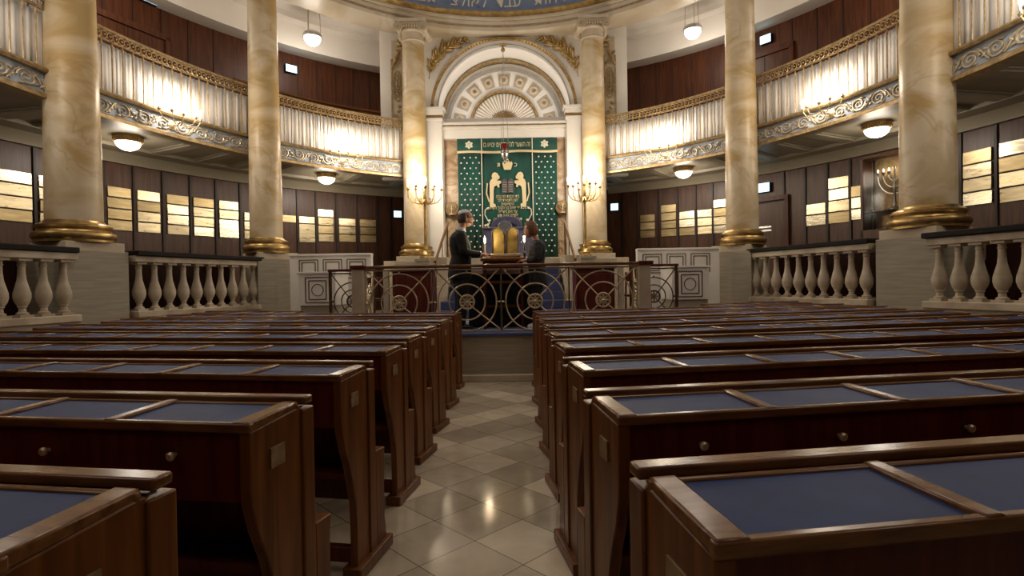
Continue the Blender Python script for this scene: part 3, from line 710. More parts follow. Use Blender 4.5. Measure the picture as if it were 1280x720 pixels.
# pilasters
for s in (-1, 1):
    side = 'left' if s < 0 else 'right'
    t = thing('white_pilaster', 'white pilaster with gilt-lined cap on the %s of the ark curtain' % side, 'pilaster', (s * 1.66, 0, 0))
    MB().box(-.17, .17, 13.02, 13.22, .64, 5.2).build('shaft', M['white'], t, bevel=.008)
    MB().box(-.19, .19, 13.0, 13.22, 5.2, 5.28).box(-.21, .21, 12.98, 13.22, 5.34, 5.44).box(-.25, .25, 12.94, 13.22, 5.44, 5.52).build('cap', M['white'], t, bevel=.008)
    MB().box(-.20, .20, 12.99, 13.2, 5.28, 5.34).build('gilt_band', M['gold'], t)
    o = tag(MB().box(*sorted((s * 1.13, s * 1.5)), 13.40, 13.5, 1.85, 4.84).build('marble_panel', M['marble_panel'], bevel=.005), 'tall brown veined marble panel on the %s of the green curtain' % side, 'panel')
    r = thing('menorah_roundel', 'round brass menorah emblem on the marble panel %s of the green curtain' % side, 'emblem', (-1.31 if s < 0 else 1.38, 13.24, 3.12))
    MB().lathe([(.165, -.04), (.175, -.02), (.165, 0), (.15, .0)], (0, 0, 0), 28, T(0, 0, 0, 0, PI / 2)).build('disc', M['ringdark'], r)
    mb = MB().tube([(0, -.045, -.12), (0, -.045, .1)], .01)
    for q in (.035, .07, .105): mb.tube([(q * math.cos(a), -.045, .09 + q * 1.1 * math.sin(a)) for a in [PI + PI * i / 12 for i in range(13)]], .008, 5)
    mb.box(-.05, .05, -.055, -.03, -.13, -.11); mb.build('menorah', M['brass'], r)
    MB().lathe([(.012, -.0), (.012, .17)], (0, 0, 0), 8, T(0, 0, 0, 0, -PI / 2)).build('fixing_pin', M['ringdark'], r)
    # carved reliefs lower down on the marble (figures of stylised branches)
    mb = MB()
    for i in range(5):
        z = 2.1 + i * .17
        mb.tube([(s * 1.32 - .09, 13.395, z), (s * 1.32, 13.39, z + .1), (s * 1.32 + .09, 13.395, z)], .012, 5)
    mb.tube([(s * 1.32, 13.39, 2.0), (s * 1.32, 13.39, 2.85)], .012, 5)
    mb.build('carved_branch', M['brass'], o)
    # gilded side panel beside the column
    g = thing('gilded_relief_panel', 'gilded stucco panel with an oval medallion beside the %s ark column' % side, 'relief', (s * 2.56, 13.16, 0))
    MB().box(-.13, .13, 0, .05, 4.3, 7.2).build('panel', M['stone'], g)
    mb = MB().box(-.15, -.12, -.02, .03, 4.25, 6.75).box(.12, .15, -.02, .03, 4.25, 6.75)
    mb.tube([(.105 * math.cos(a), -.01, 6.1 + .36 * math.sin(a)) for a in [2 * PI * i / 28 for i in range(28)]], .018, 6, True)
    mb.tube([(.07 * math.cos(a), -.01, 6.1 + .27 * math.sin(a)) for a in [2 * PI * i / 28 for i in range(28)]], .012, 6, True)
    for k in range(7): mb.ball((0, -.02, 5.92 + k * .06), (.03 + .02 * math.sin(k), .025, .035), 8, 6)
    for k in range(9):
        mb.ball((0, 0, 0), (.035, .03, .11), 8, 6, T(s * (.08 - .02 * k), -.03, 6.60 + .055 * k, 0) @ Matrix.Rotation(s * -.6 + .25 * math.sin(k * 2.1), 4, 'Y'))
    mb.ball((-s * .08, -.05, 7.12), (.09, .08, .09), 10, 8); mb.ball((-s * .1, -.05, 6.98), (.11, .07, .05), 10, 8)
    for k in range(12): mb.ball((.05 * math.sin(k * 1.3), -.015, 4.4 + k * .11), (.05, .02, .04), 8, 5)
    mb.tube([(-.13, -.02, 6.5), (.0, -.03, 6.62), (.13, -.02, 6.85)][::s], .022, 6)
    mb.build('gilt_ornament', M['gold_dk'], g)
    # leaf branch in the spandrel
    mb = MB()
    stem = []
    for k in range(13):
        u = k / 12
        ang = rad(178 - 78 * u); R = 1.02
        stem.append((s * -(R * math.cos(ang) * 1.0 - .0) * 1.0, 0))
    P0 = Vector((1.80, 0, 6.26)); P1 = Vector((1.74, 0, 6.98)); P2 = Vector((.92, 0, 7.20))
    def bez(u): return (1 - u) ** 2 * P0 + 2 * u * (1 - u) * P1 + u * u * P2
    mb.tube([(s * bez(u / 12).x, 13.17, bez(u / 12).z) for u in range(13)], [.008 + .010 * math.sin(PI * u / 12) for u in range(13)], 6)
    for k in range(13):
        u = .12 + .86 * k / 12; p = bez(u); d = (bez(min(1, u + .02)) - bez(u - .02)).normalized(); th = math.atan2(d.z, d.x)
        for w in (-1, 1):
            L = (.17 + .06 * math.sin(k * 2.3)) * (.75 + .5 * math.sin(PI * u)) ; an = th + w * .62 + .1 * math.sin(k * 3.1)
            c = p + Vector((math.cos(an), 0, math.sin(an))) * L * .55
            mb.ball((0, 0, 0), (L * .62, .024, L * .17), 10, 6, T(s * c.x, 13.165, c.z) @ Matrix.Rotation(-an if s > 0 else -(PI - an), 4, 'Y'))
    tag(mb.build('gilded_leaf_branch', M['gold']), 'gilded leaf branch in the spandrel on the %s of the arch' % side, 'relief')
# eternal lamp on its bracket
t = thing('eternal_lamp', 'hanging gilt lamp with dark red glass in front of the green curtain', 'hanging lamp', (0, 0, 0))
MB().tube([(0, 13.2, 6.93), (0, 12.98, 6.93)], .014).lathe([(.09, 6.96), (.10, 6.98), (.03, 7.0)], (0, 12.98, 0), 14).ball((0, 12.98, 6.85), (.05, .05, .06), 10, 8).build('bracket', M['gold_dk'], t)
mb = MB()
for a in (0, 1, 2):
    q = a * 2 * PI / 3 + .3; mb.tube([(0, 12.98, 6.84), (.09 * math.cos(q), 12.98 + .09 * math.sin(q), 4.85), (.09 * math.cos(q), 12.98 + .09 * math.sin(q), 4.62)], .005, 5)
mb.build('chains', M['silver'], t)
MB().lathe([(.015, 4.35), (.07, 4.42), (.085, 4.55), (.075, 4.62)], (0, 12.98, 0), 16).build('red_glass', M['redglass'], t)
MB().lathe([(.005, 4.14), (.03, 4.18), (.02, 4.22), (.09, 4.30), (.11, 4.38), (.085, 4.41), (.1, 4.44), (.09, 4.46)], (0, 12.98, 0), 18).build('cup', M['silver'], t)

# green ark curtain
CT = 4.83; CB = 1.93; CW = 1.21
t = thing('ark_curtain', 'emerald green embroidered velvet curtain hanging in front of the ark', 'curtain', (.06, 0, 0))
vs = []; fs = []; N = 120
for i in range(N + 1):
    x = -CW + 2 * CW * i / N; am = .022 if abs(x) > .62 else .006
    for z, k in ((CB, 1), (CT, .5)): vs.append((x, 13.34 + am * k * math.sin(x * 38) + .005 * math.sin(x * 11), z))
for i in range(N): fs.append((2 * i, 2 * i + 2, 2 * i + 3, 2 * i + 1))
cl = MB().add(vs, fs).build('velvet', M['green'], t, angle=80); md = cl.modifiers.new('th', 'SOLIDIFY'); md.thickness = .01
vs = []; fs = []
for i in range(N + 1):
    x = -CW - .01 + 2 * (CW + .01) * i / N
    sag = .012 * math.sin(x * 5)
    for z in (4.52 + sag, CT + .02): vs.append((x, 13.295 + .006 * math.sin(x * 22), z))
for i in range(N): fs.append((2 * i, 2 * i + 2, 2 * i + 3, 2 * i + 1))
vl = MB().add(vs, fs).build('valance', M['green'], t, angle=80); md = vl.modifiers.new('th', 'SOLIDIFY'); md.thickness = .01
mb = MB(); vs = []; fs = []
for i in range(N + 1):
    x = -CW - .01 + 2 * (CW + .01) * i / N; sag = .012 * math.sin(x * 5)
    for z in (4.475 + sag + .006 * (i % 2), 4.535 + sag): vs.append((x, 13.275, z))
for i in range(N): fs.append((2 * i, 2 * i + 2, 2 * i + 3, 2 * i + 1))
fr = mb.add(vs, fs).build('fringe', M['goldthread'], vl); md = fr.modifiers.new('th', 'SOLIDIFY'); md.thickness = .02
MB().box(-.635, -.615, 13.27, 13.30, CB, CT).box(.60, .62, 13.27, 13.30, CB, CT).build('braid', M['silverthread'], t)
mb = MB()
for s in (-1, 1):
    for row in range(19):
        n = 3 if row % 2 == 0 else 4
        for i in range(n):
            x = (.91 + ((i - 1) * .145 if n == 3 else (i - 1.5) * .145)) * s - .0; z = 4.38 - row * .128
            mb.lathe([(.002, 0), (.021, .004), (.012, .014), (.002, .018)], (0, 0, 0), 8, T(x + .006 * math.sin(row * 3 + i), 13.30, z, 0, PI / 2))
o = mb.build('pearl_stars', M['pearl'], t); o['kind'] = 'stuff'
def star(mb, x, z, r, mt0=13.28):
    for k in (0, 1):
        pp = []
        for j in range(3):
            a = rad(90 + 120 * j + 180 * k); pp.append((x + r * math.cos(a), z + r * math.sin(a)))
        for j in range(3):
            (xa, za), (xb, zb) = pp[j], pp[(j + 1) % 3]
            mb.tube([(xa, mt0, za), (xb, mt0, zb)], r * .15, 5)
    mb.lathe([(r * .35, 0), (r * .2, .02), (.002, .025)], (0, 0, 0), 10, T(x, mt0, z, 0, PI / 2))
mb = MB(); star(mb, -.93, 4.685, .095); star(mb, .91, 4.685, .095); mb.build('star_of_david', M['silverthread'], vl)
def put_text(mb, s, size, x, z, y, wid=None):
    v, f = text_mb(s, size, .006)
    if not v: return
    xs = [p[0] for p in v]; k = (wid / (max(xs) - min(xs))) if wid else 1
    mb.add([(x + p[0] * k, y - p[2], z + p[1]) for p in v], f)
mb = MB(); put_text(mb, heb("זה השער לה' צדיקים יבואו בו"), .17, -.01, 4.68, 13.282, 1.14)
mb.build('inscription', M['goldthread'], vl, smooth=False)
mb = MB(); put_text(mb, 'כ', .15, .20, 4.19, 13.30); put_text(mb, 'ת', .15, -.21, 4.19, 13.30)
for i, (s, w) in enumerate([('בית הכנסת הזה נבנה', .56), ('לשם ולתפארת לזכר', .50), ('הקדושים', .30), ('נדבת ידי אחינו בני הקהל הקדוש', .92), ('עיר ואם בישראל', .46), ('לפרט קטן תש', .50), ('תהא נפשם צרורה', .70), ('בצרור החיים', .66)]):
    put_text(mb, heb(s), .105, -.01, 3.42 - i * .092, 13.30, w)
mb.build('inscription', M['goldthread'], t, smooth=False)
mb = MB()                                   # crown and tablets with two lions
mb.prism([(-.10, 4.13), (.10, 4.13), (.125, 4.22), (.10, 4.28), (.06, 4.24), (.035, 4.30), (0, 4.25), (-.035, 4.30), (-.06, 4.24), (-.10, 4.28), (-.125, 4.22)], 13.28, 13.31, 'y')
mb.prism([(-.08, 4.07), (.08, 4.07), (.10, 4.13), (-.10, 4.13)], 13.28, 13.31, 'y')
mb.ball((0, 13.29, 4.32), .025, 8, 6)
for s in (-1, 1):
    # lion standing upright with a paw on the tablets, in appliqué
    L = [(.44, 3.16), (.36, 3.16), (.30, 3.19), (.31, 3.24), (.355, 3.25), (.35, 3.40), (.345, 3.58), (.33, 3.66), (.27, 3.70), (.24, 3.64), (.20, 3.65), (.21, 3.72), (.16, 3.75), (.165, 3.80), (.22, 3.81), (.27, 3.80), (.24, 3.84), (.20, 3.86), (.195, 3.91), (.225, 3.945), (.25, 3.99), (.31, 4.015), (.365, 3.99), (.39, 3.92), (.375, 3.86), (.42, 3.82), (.445, 3.74), (.44, 3.5), (.45, 3.3)]
    mb.prism([(s * a, b) for a, b in (L if s > 0 else L[::-1])], 13.285, 13.31, 'y')
    mb.ball((s * .31, 13.285, 3.91), (.055, .02, .07), 12, 8)
    mb.tube([(s * .46, 13.29, 3.3), (s * .52, 13.29, 3.5), (s * .50, 13.29, 3.75)], .016, 6)
mb.build('crown_and_lions', M['goldthread'], t)
mb = MB()
for s in (-1, 1):
    pts_ = [(s * .005, 3.50), (s * .145, 3.50), (s * .145, 3.78)] + [(s * (.075 + .07 * math.cos(rad(a))), 3.78 + .07 * math.sin(rad(a))) for a in range(10, 180, 17)] + [(s * .005, 3.78)]
    mb.prism(pts_, 13.275, 13.31, 'y')
tb = mb.build('tablets', M['silver'], t, smooth=False)
mb = MB()
for s in (-1, 1):
    for k in range(5): mb.box(s * .075 - .05, s * .075 + .05, 13.268, 13.276, 3.53 + k * .055, 3.545 + k * .055)
mb.build('engraved_lines', M['greystucco'], tb)
mb = MB()
for s in (-1, 1):
    mb.tube([(s * x, 13.29, z) for x, z in [(.47, 3.16), (.56, 3.10), (.57, 2.98), (.50, 2.85), (.46, 2.78), (.52, 2.72), (.46, 2.66), (.50, 2.6), (.46, 2.5)]], .014, 6)
    for x, z in [(.50, 3.13), (.46, 2.84), (.50, 2.74), (.56, 2.72), (.50, 2.64), (.56, 2.58), (.5, 2.55), (.49, 2.46), (.55, 2.48)]: mb.ball((s * x, 13.285, z), (.03, .02, .03), 10, 6)
mb.build('scroll_border', M['silverthread'], t)

# ------------------------------------------------------------------ bema
mb = MB().prism([(-2.05, 7.25), (2.05, 7.25), (2.15, 8.62), (2.9, 8.62), (2.9, 9.4), (4.1, 10.4), (4.1, 14.6), (-4.1, 14.6), (-4.1, 10.4), (-2.9, 9.4), (-2.9, 8.62), (-2.15, 8.62)], 0, .60, 'z')
struct(mb.build('floor_bema', M['plinth'], smooth=False))
struct(MB().box(-2.0, 2.0, 7.18, 7.26, 0, .09).build('baseboard_bema', M['stone'], bevel=.01))
tag(MB().box(-2.08, 2.08, 7.22, 9.55, .60, .64).build('bema_carpet', M['carpet'], bevel=.006), 'blue carpet covering the bema platform behind the railing', 'carpet')
struct(MB().box(-4.1, 4.1, 9.55, 14.6, .60, .64).build('floor_ark', M['plinth']))
# carpeted stairs
t = thing('carpeted_stairs', 'blue carpeted stairs rising from the bema to the ark', 'stairs')
for i in range(6):
    y = 9.95 + i * .30; w_ = 1.24 if i < 2 else 1.10
    MB().box(-w_ + .02, w_ + .02, y, 11.86, .64 + i * .165, .64 + (i + 1) * .165).build('step', M['carpet'], t, bevel=.012)
    MB().box(-w_ + .02, w_ + .02, y - .004, y + .012, .64 + (i + 1) * .165 - .02, .64 + (i + 1) * .165 + .003).build('step_edge', M['blue_drape'], t)
struct(MB().box(-1.50, 1.50, 11.85, 13.5, .64, 1.85).box(-1.50, -1.14, 10.75, 12.0, .64, 1.84).box(1.18, 1.50, 10.75, 12.0, .64, 1.84).build('floor_ark_platform', M['stone'], bevel=.008))
for s in (-1, 1):
    side = 'left' if s < 0 else 'right'; x = s * 1.29 + (.03 if s > 0 else 0)
    t = thing('stair_handrail', 'slanted wood handrail with metal posts on the %s of the blue stairs' % side, 'handrail', group='handrails of the ark stairs')
    MB().tube([(x, 12.15, 2.66), (x, 10.15, 1.74), (x, 10.08, 1.72)], .024, 8).build('handrail', M['wood_edge'], t)
    MB().tube([(x, 12.18, 2.60), (x, 10.12, 1.66)], .010, 6).tube([(x, 10.2, 1.75), (x, 10.2, .82)], .014).tube([(x, 12.1, 2.62), (x, 12.1, 1.85)], .014).tube([(x, 11.2, 2.2), (x, 11.2, 1.5)], .010).build('posts', M['ringdark'], t)
    mb = MB()
    mb.tube([(x, 10.2 + .06 * math.cos(a), 1.5 + .06 * math.sin(a)) for a in [2 * PI * i / 12 for i in range(12)]], .008, 5, True)
    mb.tube([(x - .05, 10.2, 1.25), (x + .05, 10.2, 1.25)], .012); mb.build('ring_ornament', M['brass'], t)

# brass railing with concentric rings
def rail_panel(name_parent, w, mt, mat, z0=.655, z1=1.51):
    h = (z0 + z1) / 2 - .03; R = min(.40, w * .435)
    mb = MB()
    mb.tube([(-w / 2, 0, z0), (-w / 2, 0, z1)], .011, mt=mt); mb.tube([(w / 2, 0, z0), (w / 2, 0, z1)], .011, mt=mt)
    mb.tube([(-w / 2, 0, z0 + .01), (w / 2, 0, z0 + .01)], .010, mt=mt); mb.tube([(-w / 2, 0, z1 - .01), (w / 2, 0, z1 - .01)], .010, mt=mt)
    fr = mb.build('panel_frame', mat, name_parent)
    for r in (R, R * .61):
        MB().tube([(r * math.cos(a), 0, h + r * math.sin(a)) for a in [2 * PI * i / 48 for i in range(48)]], .010, 6, True, mt).build('ring', mat, name_parent)
    mb = MB(); k = .095
    for sx in (-1, 1):
        for sz in (-1, 1): mb.tube([(sx * k * .7, 0, h + sz * k * .7), (sx * min(w / 2, .44), 0, h + sz * (.45 if sz > 0 else .37))], .009, 6, mt=mt)
    mb.build('diagonal_bars', mat, name_parent)
    mb = MB().tube([(k * math.cos(a), 0, h + k * math.sin(a)) for a in [2 * PI * i / 28 for i in range(28)]], .013, 6, True, mt)
    for j in range(8):
        a = 2 * PI * j / 8 + PI / 8
        mb.tube([(k * (.2 + .72 * math.sin(q)) * math.cos(a + .28 * math.sin(2 * q)), 0, h + k * (.2 + .72 * math.sin(q)) * math.sin(a + .28 * math.sin(2 * q))) for q in [PI * i / 10 for i in range(11)]], .007, 5, mt=mt)
    mb.ball((0, 0, h), .02, 8, 6, mt); mb.build('hub_rosette', mat, name_parent)
    mb = MB()
    for sx in (-1, 1): mb.tube([(sx * R, 0, h), (sx * w / 2, 0, h)], .009, 6, mt=mt); mb.ball((sx * (w / 2 - .02), 0, h), .018, 8, 6, mt)
    mb.ball((0, 0, h + R + .018), .014, 8, 6, mt)
    mb.build('link', mat, name_parent)
t = thing('bema_railing', 'long front brass railing of concentric rings with a wood handrail on the bema', 'railing')
MB().box(-1.874, 1.874, 7.35, 7.45, 1.525, 1.565).build('handrail', M['wood_edge'], t, bevel=.01)
for i in range(4): rail_panel(t, .925, T(-1.39 + i * .925, 7.40, 0), M['brass'])
for s in (-1, 1):
    side = 'left' if s < 0 else 'right'
    o = tag(MB().box(s * 1.95 - .075, s * 1.95 + .075, 7.36, 7.44, .64, 1.525).build('railing_post', M['stone'], bevel=.005), 'flat tan post at the %s end of the front bema railing' % side, 'post')
    MB().box(s * 1.95 - .085, s * 1.95 + .11, 7.34, 7.46, 1.525, 1.575).build('post_cap', M['wood_red'], o, bevel=.005)
    t = thing('side_railing', 'bronze ring railing running back along the %s side of the bema' % side, 'railing', group='side railings of the bema')
    a = math.atan2(8.66 - 7.5, s * .10)
    MB().box(-.62, .62, -.04, .04, 1.525, 1.565, T(s * 2.03, 8.07, 0, a)).build('handrail', M['wood_red'], t, bevel=.01)
    rail_panel(t, .58, T(s * 2.0, 7.78, 0, a), M['brass']); rail_panel(t, .58, T(s * 2.05, 8.37, 0, a), M['brass'])
    t = thing('wing_railing', 'dark bronze ring railing panel set back at the %s end of the bema' % side, 'railing', group='wing railings of the bema')
    MB().box(*sorted((s * 2.06, s * 2.80)), 8.66, 8.76, 1.53, 1.57).build('handrail', M['wood_red'], t, bevel=.01)
    MB().box(s * 2.77 - .022, s * 2.77 + .022, 8.69, 8.73, .64, 1.53).build('end_post', M['ringdark'], t, bevel=.004)
    rail_panel(t, .70, T(s * 2.41, 8.71, 0), M['ringdark'])
    tag(MB().box(s * 1.96 - .045, s * 1.96 + .045, 9.05, 9.13, .64, 1.56).build('back_post', M['stone'], bevel=.005), 'slim tan post behind the ring railing on the %s of the bema' % side, 'post')
    o = tag(MB().box(*sorted((s * 1.20, s * 1.84)), 9.0, 9.55, .64, 1.52).build('wooden_cabinet', M['wood_red'], bevel=.01), 'dark red wooden cabinet behind the ring railing on the %s of the bema' % side, 'cabinet')
    MB().box(*sorted((s * 1.17, s * 1.87)), 8.97, 9.58, 1.52, 1.56).build('cabinet_top', M['wood_end'], o, bevel=.006)
    MB().box(*sorted((s * 1.25, s * 1.79)), 8.985, 9.0, .72, 1.44).build('front_panel', M['wood_red'], o, bevel=.008)
    # little dark chair
    c = thing('wooden_chair', 'small dark wooden chair behind the ring railing at the %s bema corner' % side, 'chair', (s * 2.28, 9.25, .64), s * .2)
    MB().box(-.19, .19, -.19, .19, .40, .44).build('seat', M['wood_red'], c, bevel=.01)
    for sx in (-1, 1):
        for sy in (-1, 1): MB().tube([(sx * .16, sy * .16, 0), (sx * .15, sy * .15, .41 if sy < 0 else .82)], .016, 8).build('leg', M['wood_red'], c)
    MB().box(-.15, .15, .13, .16, .66, .80).build('backrest', M['wood_red'], c, bevel=.01)
# white panelled parapets
def inlay(mb, mt, w, h, circ=False):
    for k, (a, b) in enumerate(((w, h), (w * .72, h * .74))):
        for s in (-1, 1):
            mb.box(-a / 2, a / 2, -.006, .004, s * b / 2 - .007, s * b / 2 + .007, mt); mb.box(s * a / 2 - .007, s * a / 2 + .007, -.006, .004, -b / 2, b / 2, mt)
    if circ: mb.tube([(w * .24 * math.cos(a), 0, w * .24 * math.sin(a)) for a in [2 * PI * i / 28 for i in range(28)]], .007, 5, True, mt)
for s in (-1, 1):
    side = 'left' if s < 0 else 'right'
    x0, x1 = sorted((s * 2.45, s * 3.95))
    o = tag(MB().box(x0, x1, 10.0, 10.15, .60, 1.86).box(x0 - .0, x1, 9.98, 10.17, 1.86, 1.90).build('panelled_parapet', M['white'], bevel=.006), 'long white parapet with double square mouldings beside the %s column pedestal' % side, 'parapet')
    mb = MB()
    for k in range(3): inlay(mb, T(s * (2.72 + k * .44), 9.998, 1.62), .34, .34)
    mb.build('square_mouldings', M['line'], o)
    x0, x1 = sorted((s * 2.80, s * 3.42))
    o = tag(MB().box(x0, x1, 9.05, 9.75, .98, 1.51).box(x0 - .02, x1 + .02, 9.03, 9.77, 1.51, 1.545).build('panelled_block', M['white'], bevel=.006), 'low white block with a circle inside squares at the %s end of the bema' % side, 'block')
    mb = MB(); inlay(mb, T(s * 3.10, 9.048, 1.24), .40, .42, True); mb.build('circle_mouldings', M['line'], o)
    MB().box(x0 + .02, x1 - .02, 9.08, 9.75, .0, .98).build('stone_base', M['plinth'], o)
    tag(MB().box(*sorted((s * 2.52, s * 2.84)), 12.6, 12.9, .64, 1.86).build('side_pier', M['stone'], bevel=.006), 'small pale pier beside the pedestal just %s of the ark' % side, 'pier')

# lectern, table, objects on it
t = thing('reading_table', 'black-draped table behind the lectern on the bema', 'table', (-.02, 8.55, .64))
MB().prism([(-.50, -.32), (.50, -.32), (.50, .32), (-.50, .32)], .02, .84, 'z').build('black_drape', M['black_cloth'], t, bevel=.015)
MB().box(-.51, .51, -.33, .33, .80, .87).build('tabletop', M['stone'], t, bevel=.006)
t = thing('lectern', 'dark wooden lectern with sloping top between the two people', 'lectern', (.02, 7.98, .64))
MB().prism([(-.20, .98), (.22, 1.03), (.22, 1.07), (-.20, 1.02)], -.32, .32, 'x').build('sloping_top', M['wood_end'], t, bevel=.006)
MB().box(-.29, .29, -.17, .19, .88, .985).build('box', M['wood_red'], t, bevel=.006)
for sx in (-1, 1):
    for sy in (-.14, .16): MB().box(sx * .27 - .018, sx * .27 + .018, sy - .018, sy + .018, 0, .90).build('leg', M['wood_red'], t, bevel=.003)
MB().box(-.27, .27, -.15, -.13, .66, .70).build('stretcher', M['wood_end'], t); MB().box(-.27, .27, .15, .17, .3, .34).build('stretcher', M['wood_end'], t)
def candlestick(x, label, chimney):
    t = thing('candlestick', label, 'candle', (x, 7.93, 1.655), 0)
    MB().lathe([(.045, 0), (.045, .012), (.015, .03), (.012, .09), (.028, .10), (.016, .105)], n=14).build('holder', M['brass'], t)
    MB().lathe([(.013, .10), (.013, .235), (.004, .24)], n=12).build('wax', M['candle'], t)
    MB().lathe([(.003, .235), (.014, .258), (.017, .275), (.009, .305), (.001, .335)], n=12).build('flame', M['flame'], t)
    if chimney: MB().lathe([(.05, .05), (.058, .1), (.06, .2), (.05, .34), (.048, .34), (.058, .2), (.056, .1), (.048, .05)], n=20).build('glass_chimney', M['glass'], t)
    point('candle_light', (x, 7.90, 1.97), 2.2, (1, .72, .4), .03)
candlestick(-.24, 'lit white candle on the left end of the lectern beside the man', False)
candlestick(.335, 'lit white candle in a glass chimney at the right end beside the woman', True)
t = thing('tablet_ornament', 'golden ornament shaped like two round-topped tablets on the lectern', 'ornament', (.055, 8.02, 1.69))
t.scale = (1.1, 1, 1.12)
M['goldpane'] = noisy('glossy golden panes', (.40, .26, .05), (.72, .56, .20), ns=7, rough=.25)
for s in (-1, 1):
    pp = [(s * .008, .04), (s * .17, .04), (s * .17, .30)] + [(s * (.095 + .078 * math.cos(rad(a))), .30 + .085 * math.sin(rad(a))) for a in range(0, 181, 15)] + [(s * .008, .30)]
    MB().prism(pp, -.012, .012, 'y').build('golden_tablet', M['goldpane'], t, smooth=False)
    MB().tube([(x, -.016, z) for x, z in pp], .008, 5, True).build('tablet_rim', M['silver'], t)
MB().lathe([(.095, -.012), (.10, 0), (.095, .012)], (0, 0, 0), 28, T(0, .02, .38, 0, PI / 2)).build('round_crest', M['frost'], t)
MB().box(-.20, .20, -.05, .05, 0, .04).build('foot', M['brass'], t, bevel=.006)
o = tag(MB().box(-.10, .10, -.07, .07, 0, .035).build('prayer_book', M['blue_drape'], bevel=.006, loc=(.36, 7.62, 1.567)), 'closed grey-blue prayer book on the railing under the woman\'s hand', 'book')
MB().box(-.094, .102, -.064, .064, .006, .029).build('pages', M['candle'], o)
o.location = (.40, 8.30, 1.51)
o['label'] = 'closed grey-blue prayer book on the draped table behind the woman'
# ark platform furniture
t = thing('draped_stand', 'broad prayer stand with slate blue cover in front of the green curtain', 'stand', (.06, 12.3, 1.85))
MB().box(-.56, .56, -.18, .18, 0, .66).build('blue_cover', M['blue_drape'], t, bevel=.02)
MB().box(-.58, .58, -.20, .20, .66, .70).build('stand_top', M['blue_drape'], t, bevel=.01)
mb = MB()
for x in (-.56, .56): mb.box(x - .012, x + .012, -.205, -.185, 0, .7)
mb.box(-.57, .57, -.205, -.185, .67, .69); mb.build('silver_trim', M['silver'], t)
t = thing('domed_chair', 'chair with rounded navy upholstered back behind the blue-covered stand', 'chair', (.02, 12.85, 1.85))
MB().prism([(-.34, .45), (.34, .45), (.36, .80)] + [(.36 * math.cos(rad(a)), .82 + .22 * math.sin(rad(a))) for a in range(10, 180, 10)] + [(-.36, .80)], -.05, .05, 'y').build('backrest', M['velvet_blue'], t, bevel=.03)
MB().prism([(-.24, .62), (-.02, .62), (-.02, .84), (-.13, .88), (-.24, .82)], -.075, -.045, 'y').prism([(.02, .62), (.24, .62), (.24, .82), (.13, .88), (.02, .84)], -.075, -.045, 'y').build('back_cushion', M['black_cloth'], t, bevel=.01)
MB().box(-.32, .32, -.35, .02, .38, .46).build('seat', M['velvet_blue'], t, bevel=.02)
for sx in (-1, 1):
    for y in (-.31, 0): MB().box(sx * .29 - .02, sx * .29 + .02, y - .02, y + .02, 0, .39).build('leg', M['wood_end'], t)

# ------------------------------------------------------------------ balustrades
def baluster_mb():
    return MB().box(-.075, .075, -.075, .075, .99, 1.02).lathe([(.062, 1.02), (.062, 1.04), (.04, 1.055), (.035, 1.10), (.05, 1.115), (.045, 1.125), (.072, 1.17), (.086, 1.225), (.084, 1.28), (.066, 1.35), (.046, 1.43), (.038, 1.52), (.037, 1.60), (.045, 1.605), (.045, 1.615), (.037, 1.62), (.040, 1.655), (.055, 1.665)], n=20).box(-.075, .075, -.075, .075, 1.66, 1.69)
BAL = None
def balustrade(p, q, n, label):
    global BAL
    p, q = Vector(p), Vector(q); d = q - p; L = d.length; a = math.atan2(d.y, d.x); m = (p + q) / 2
    t = thing('stone_balustrade', label, 'balustrade', (m.x, m.y, 0), a, 'stone balustrades along the sides')
    MB().box(-L / 2, L / 2, -.11, .11, 0, .90).build('footing_wall', M['plinth'], t)
    MB().box(-L / 2, L / 2, -.14, .14, .90, .99).build('base_course', M['stone_w'], t, bevel=.01)
    MB().box(-L / 2, L / 2, -.10, .10, 1.69, 1.78).build('stone_rail', M['stone_w'], t, bevel=.008)
    MB().box(-L / 2, L / 2, -.15, .13, 1.78, 1.85).build('dark_wood_rail', M['black_rail'], t, bevel=.01)
    for i in range(n):
        if BAL is None: BAL = baluster_mb().build('baluster', M['stone_w'], t); b = BAL
        else: b = BAL.copy(); COL.objects.link(b); b.parent = t
        b.location = (-L / 2 + L * (i + .5) / n, 0, 0)
    return t
for s in (-1, 1):
    side = 'left' if s < 0 else 'right'
    balustrade((s * 5.25, 7.68, 0), (s * 4.52, 9.98, 0), 10, 'stone balustrade with ten bulbous balusters between the two %s column pedestals' % side)
    balustrade((s * 5.50, 6.98, 0), (s * 6.0, 4.9, 0), 9, 'stone balustrade with bulbous balusters running off the %s edge of the photo' % side)
    # side pews behind the balustrade
    for j, (p, q, wh) in enumerate([((5.75, 7.95), (5.05, 10.1), 'beside the second column'), ((6.25, 7.0), (6.65, 4.9), 'at the photo edge')]):
        p, q = Vector((s * p[0], p[1], 0)), Vector((s * q[0], q[1], 0)); d = q - p; a = math.atan2(d.y, d.x); m = (p + q) / 2; L = d.length
        t = thing('side_pew', 'dark wooden side pew behind the %s balustrade, %s' % (side, wh), 'pew', (m.x, m.y, .88), a, 'side pews behind the balustrades')
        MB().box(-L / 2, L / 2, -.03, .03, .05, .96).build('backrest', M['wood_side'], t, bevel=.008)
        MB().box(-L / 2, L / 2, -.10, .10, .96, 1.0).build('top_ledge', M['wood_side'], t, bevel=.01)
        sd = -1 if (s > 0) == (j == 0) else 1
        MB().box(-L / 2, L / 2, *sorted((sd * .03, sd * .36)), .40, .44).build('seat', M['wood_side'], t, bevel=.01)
        for e in (-1, 1): MB().box(e * L / 2 - .02, e * L / 2 + .02, *sorted((sd * -.03, sd * .36)), 0, .62).build('end_panel', M['wood_side'], t, bevel=.008)

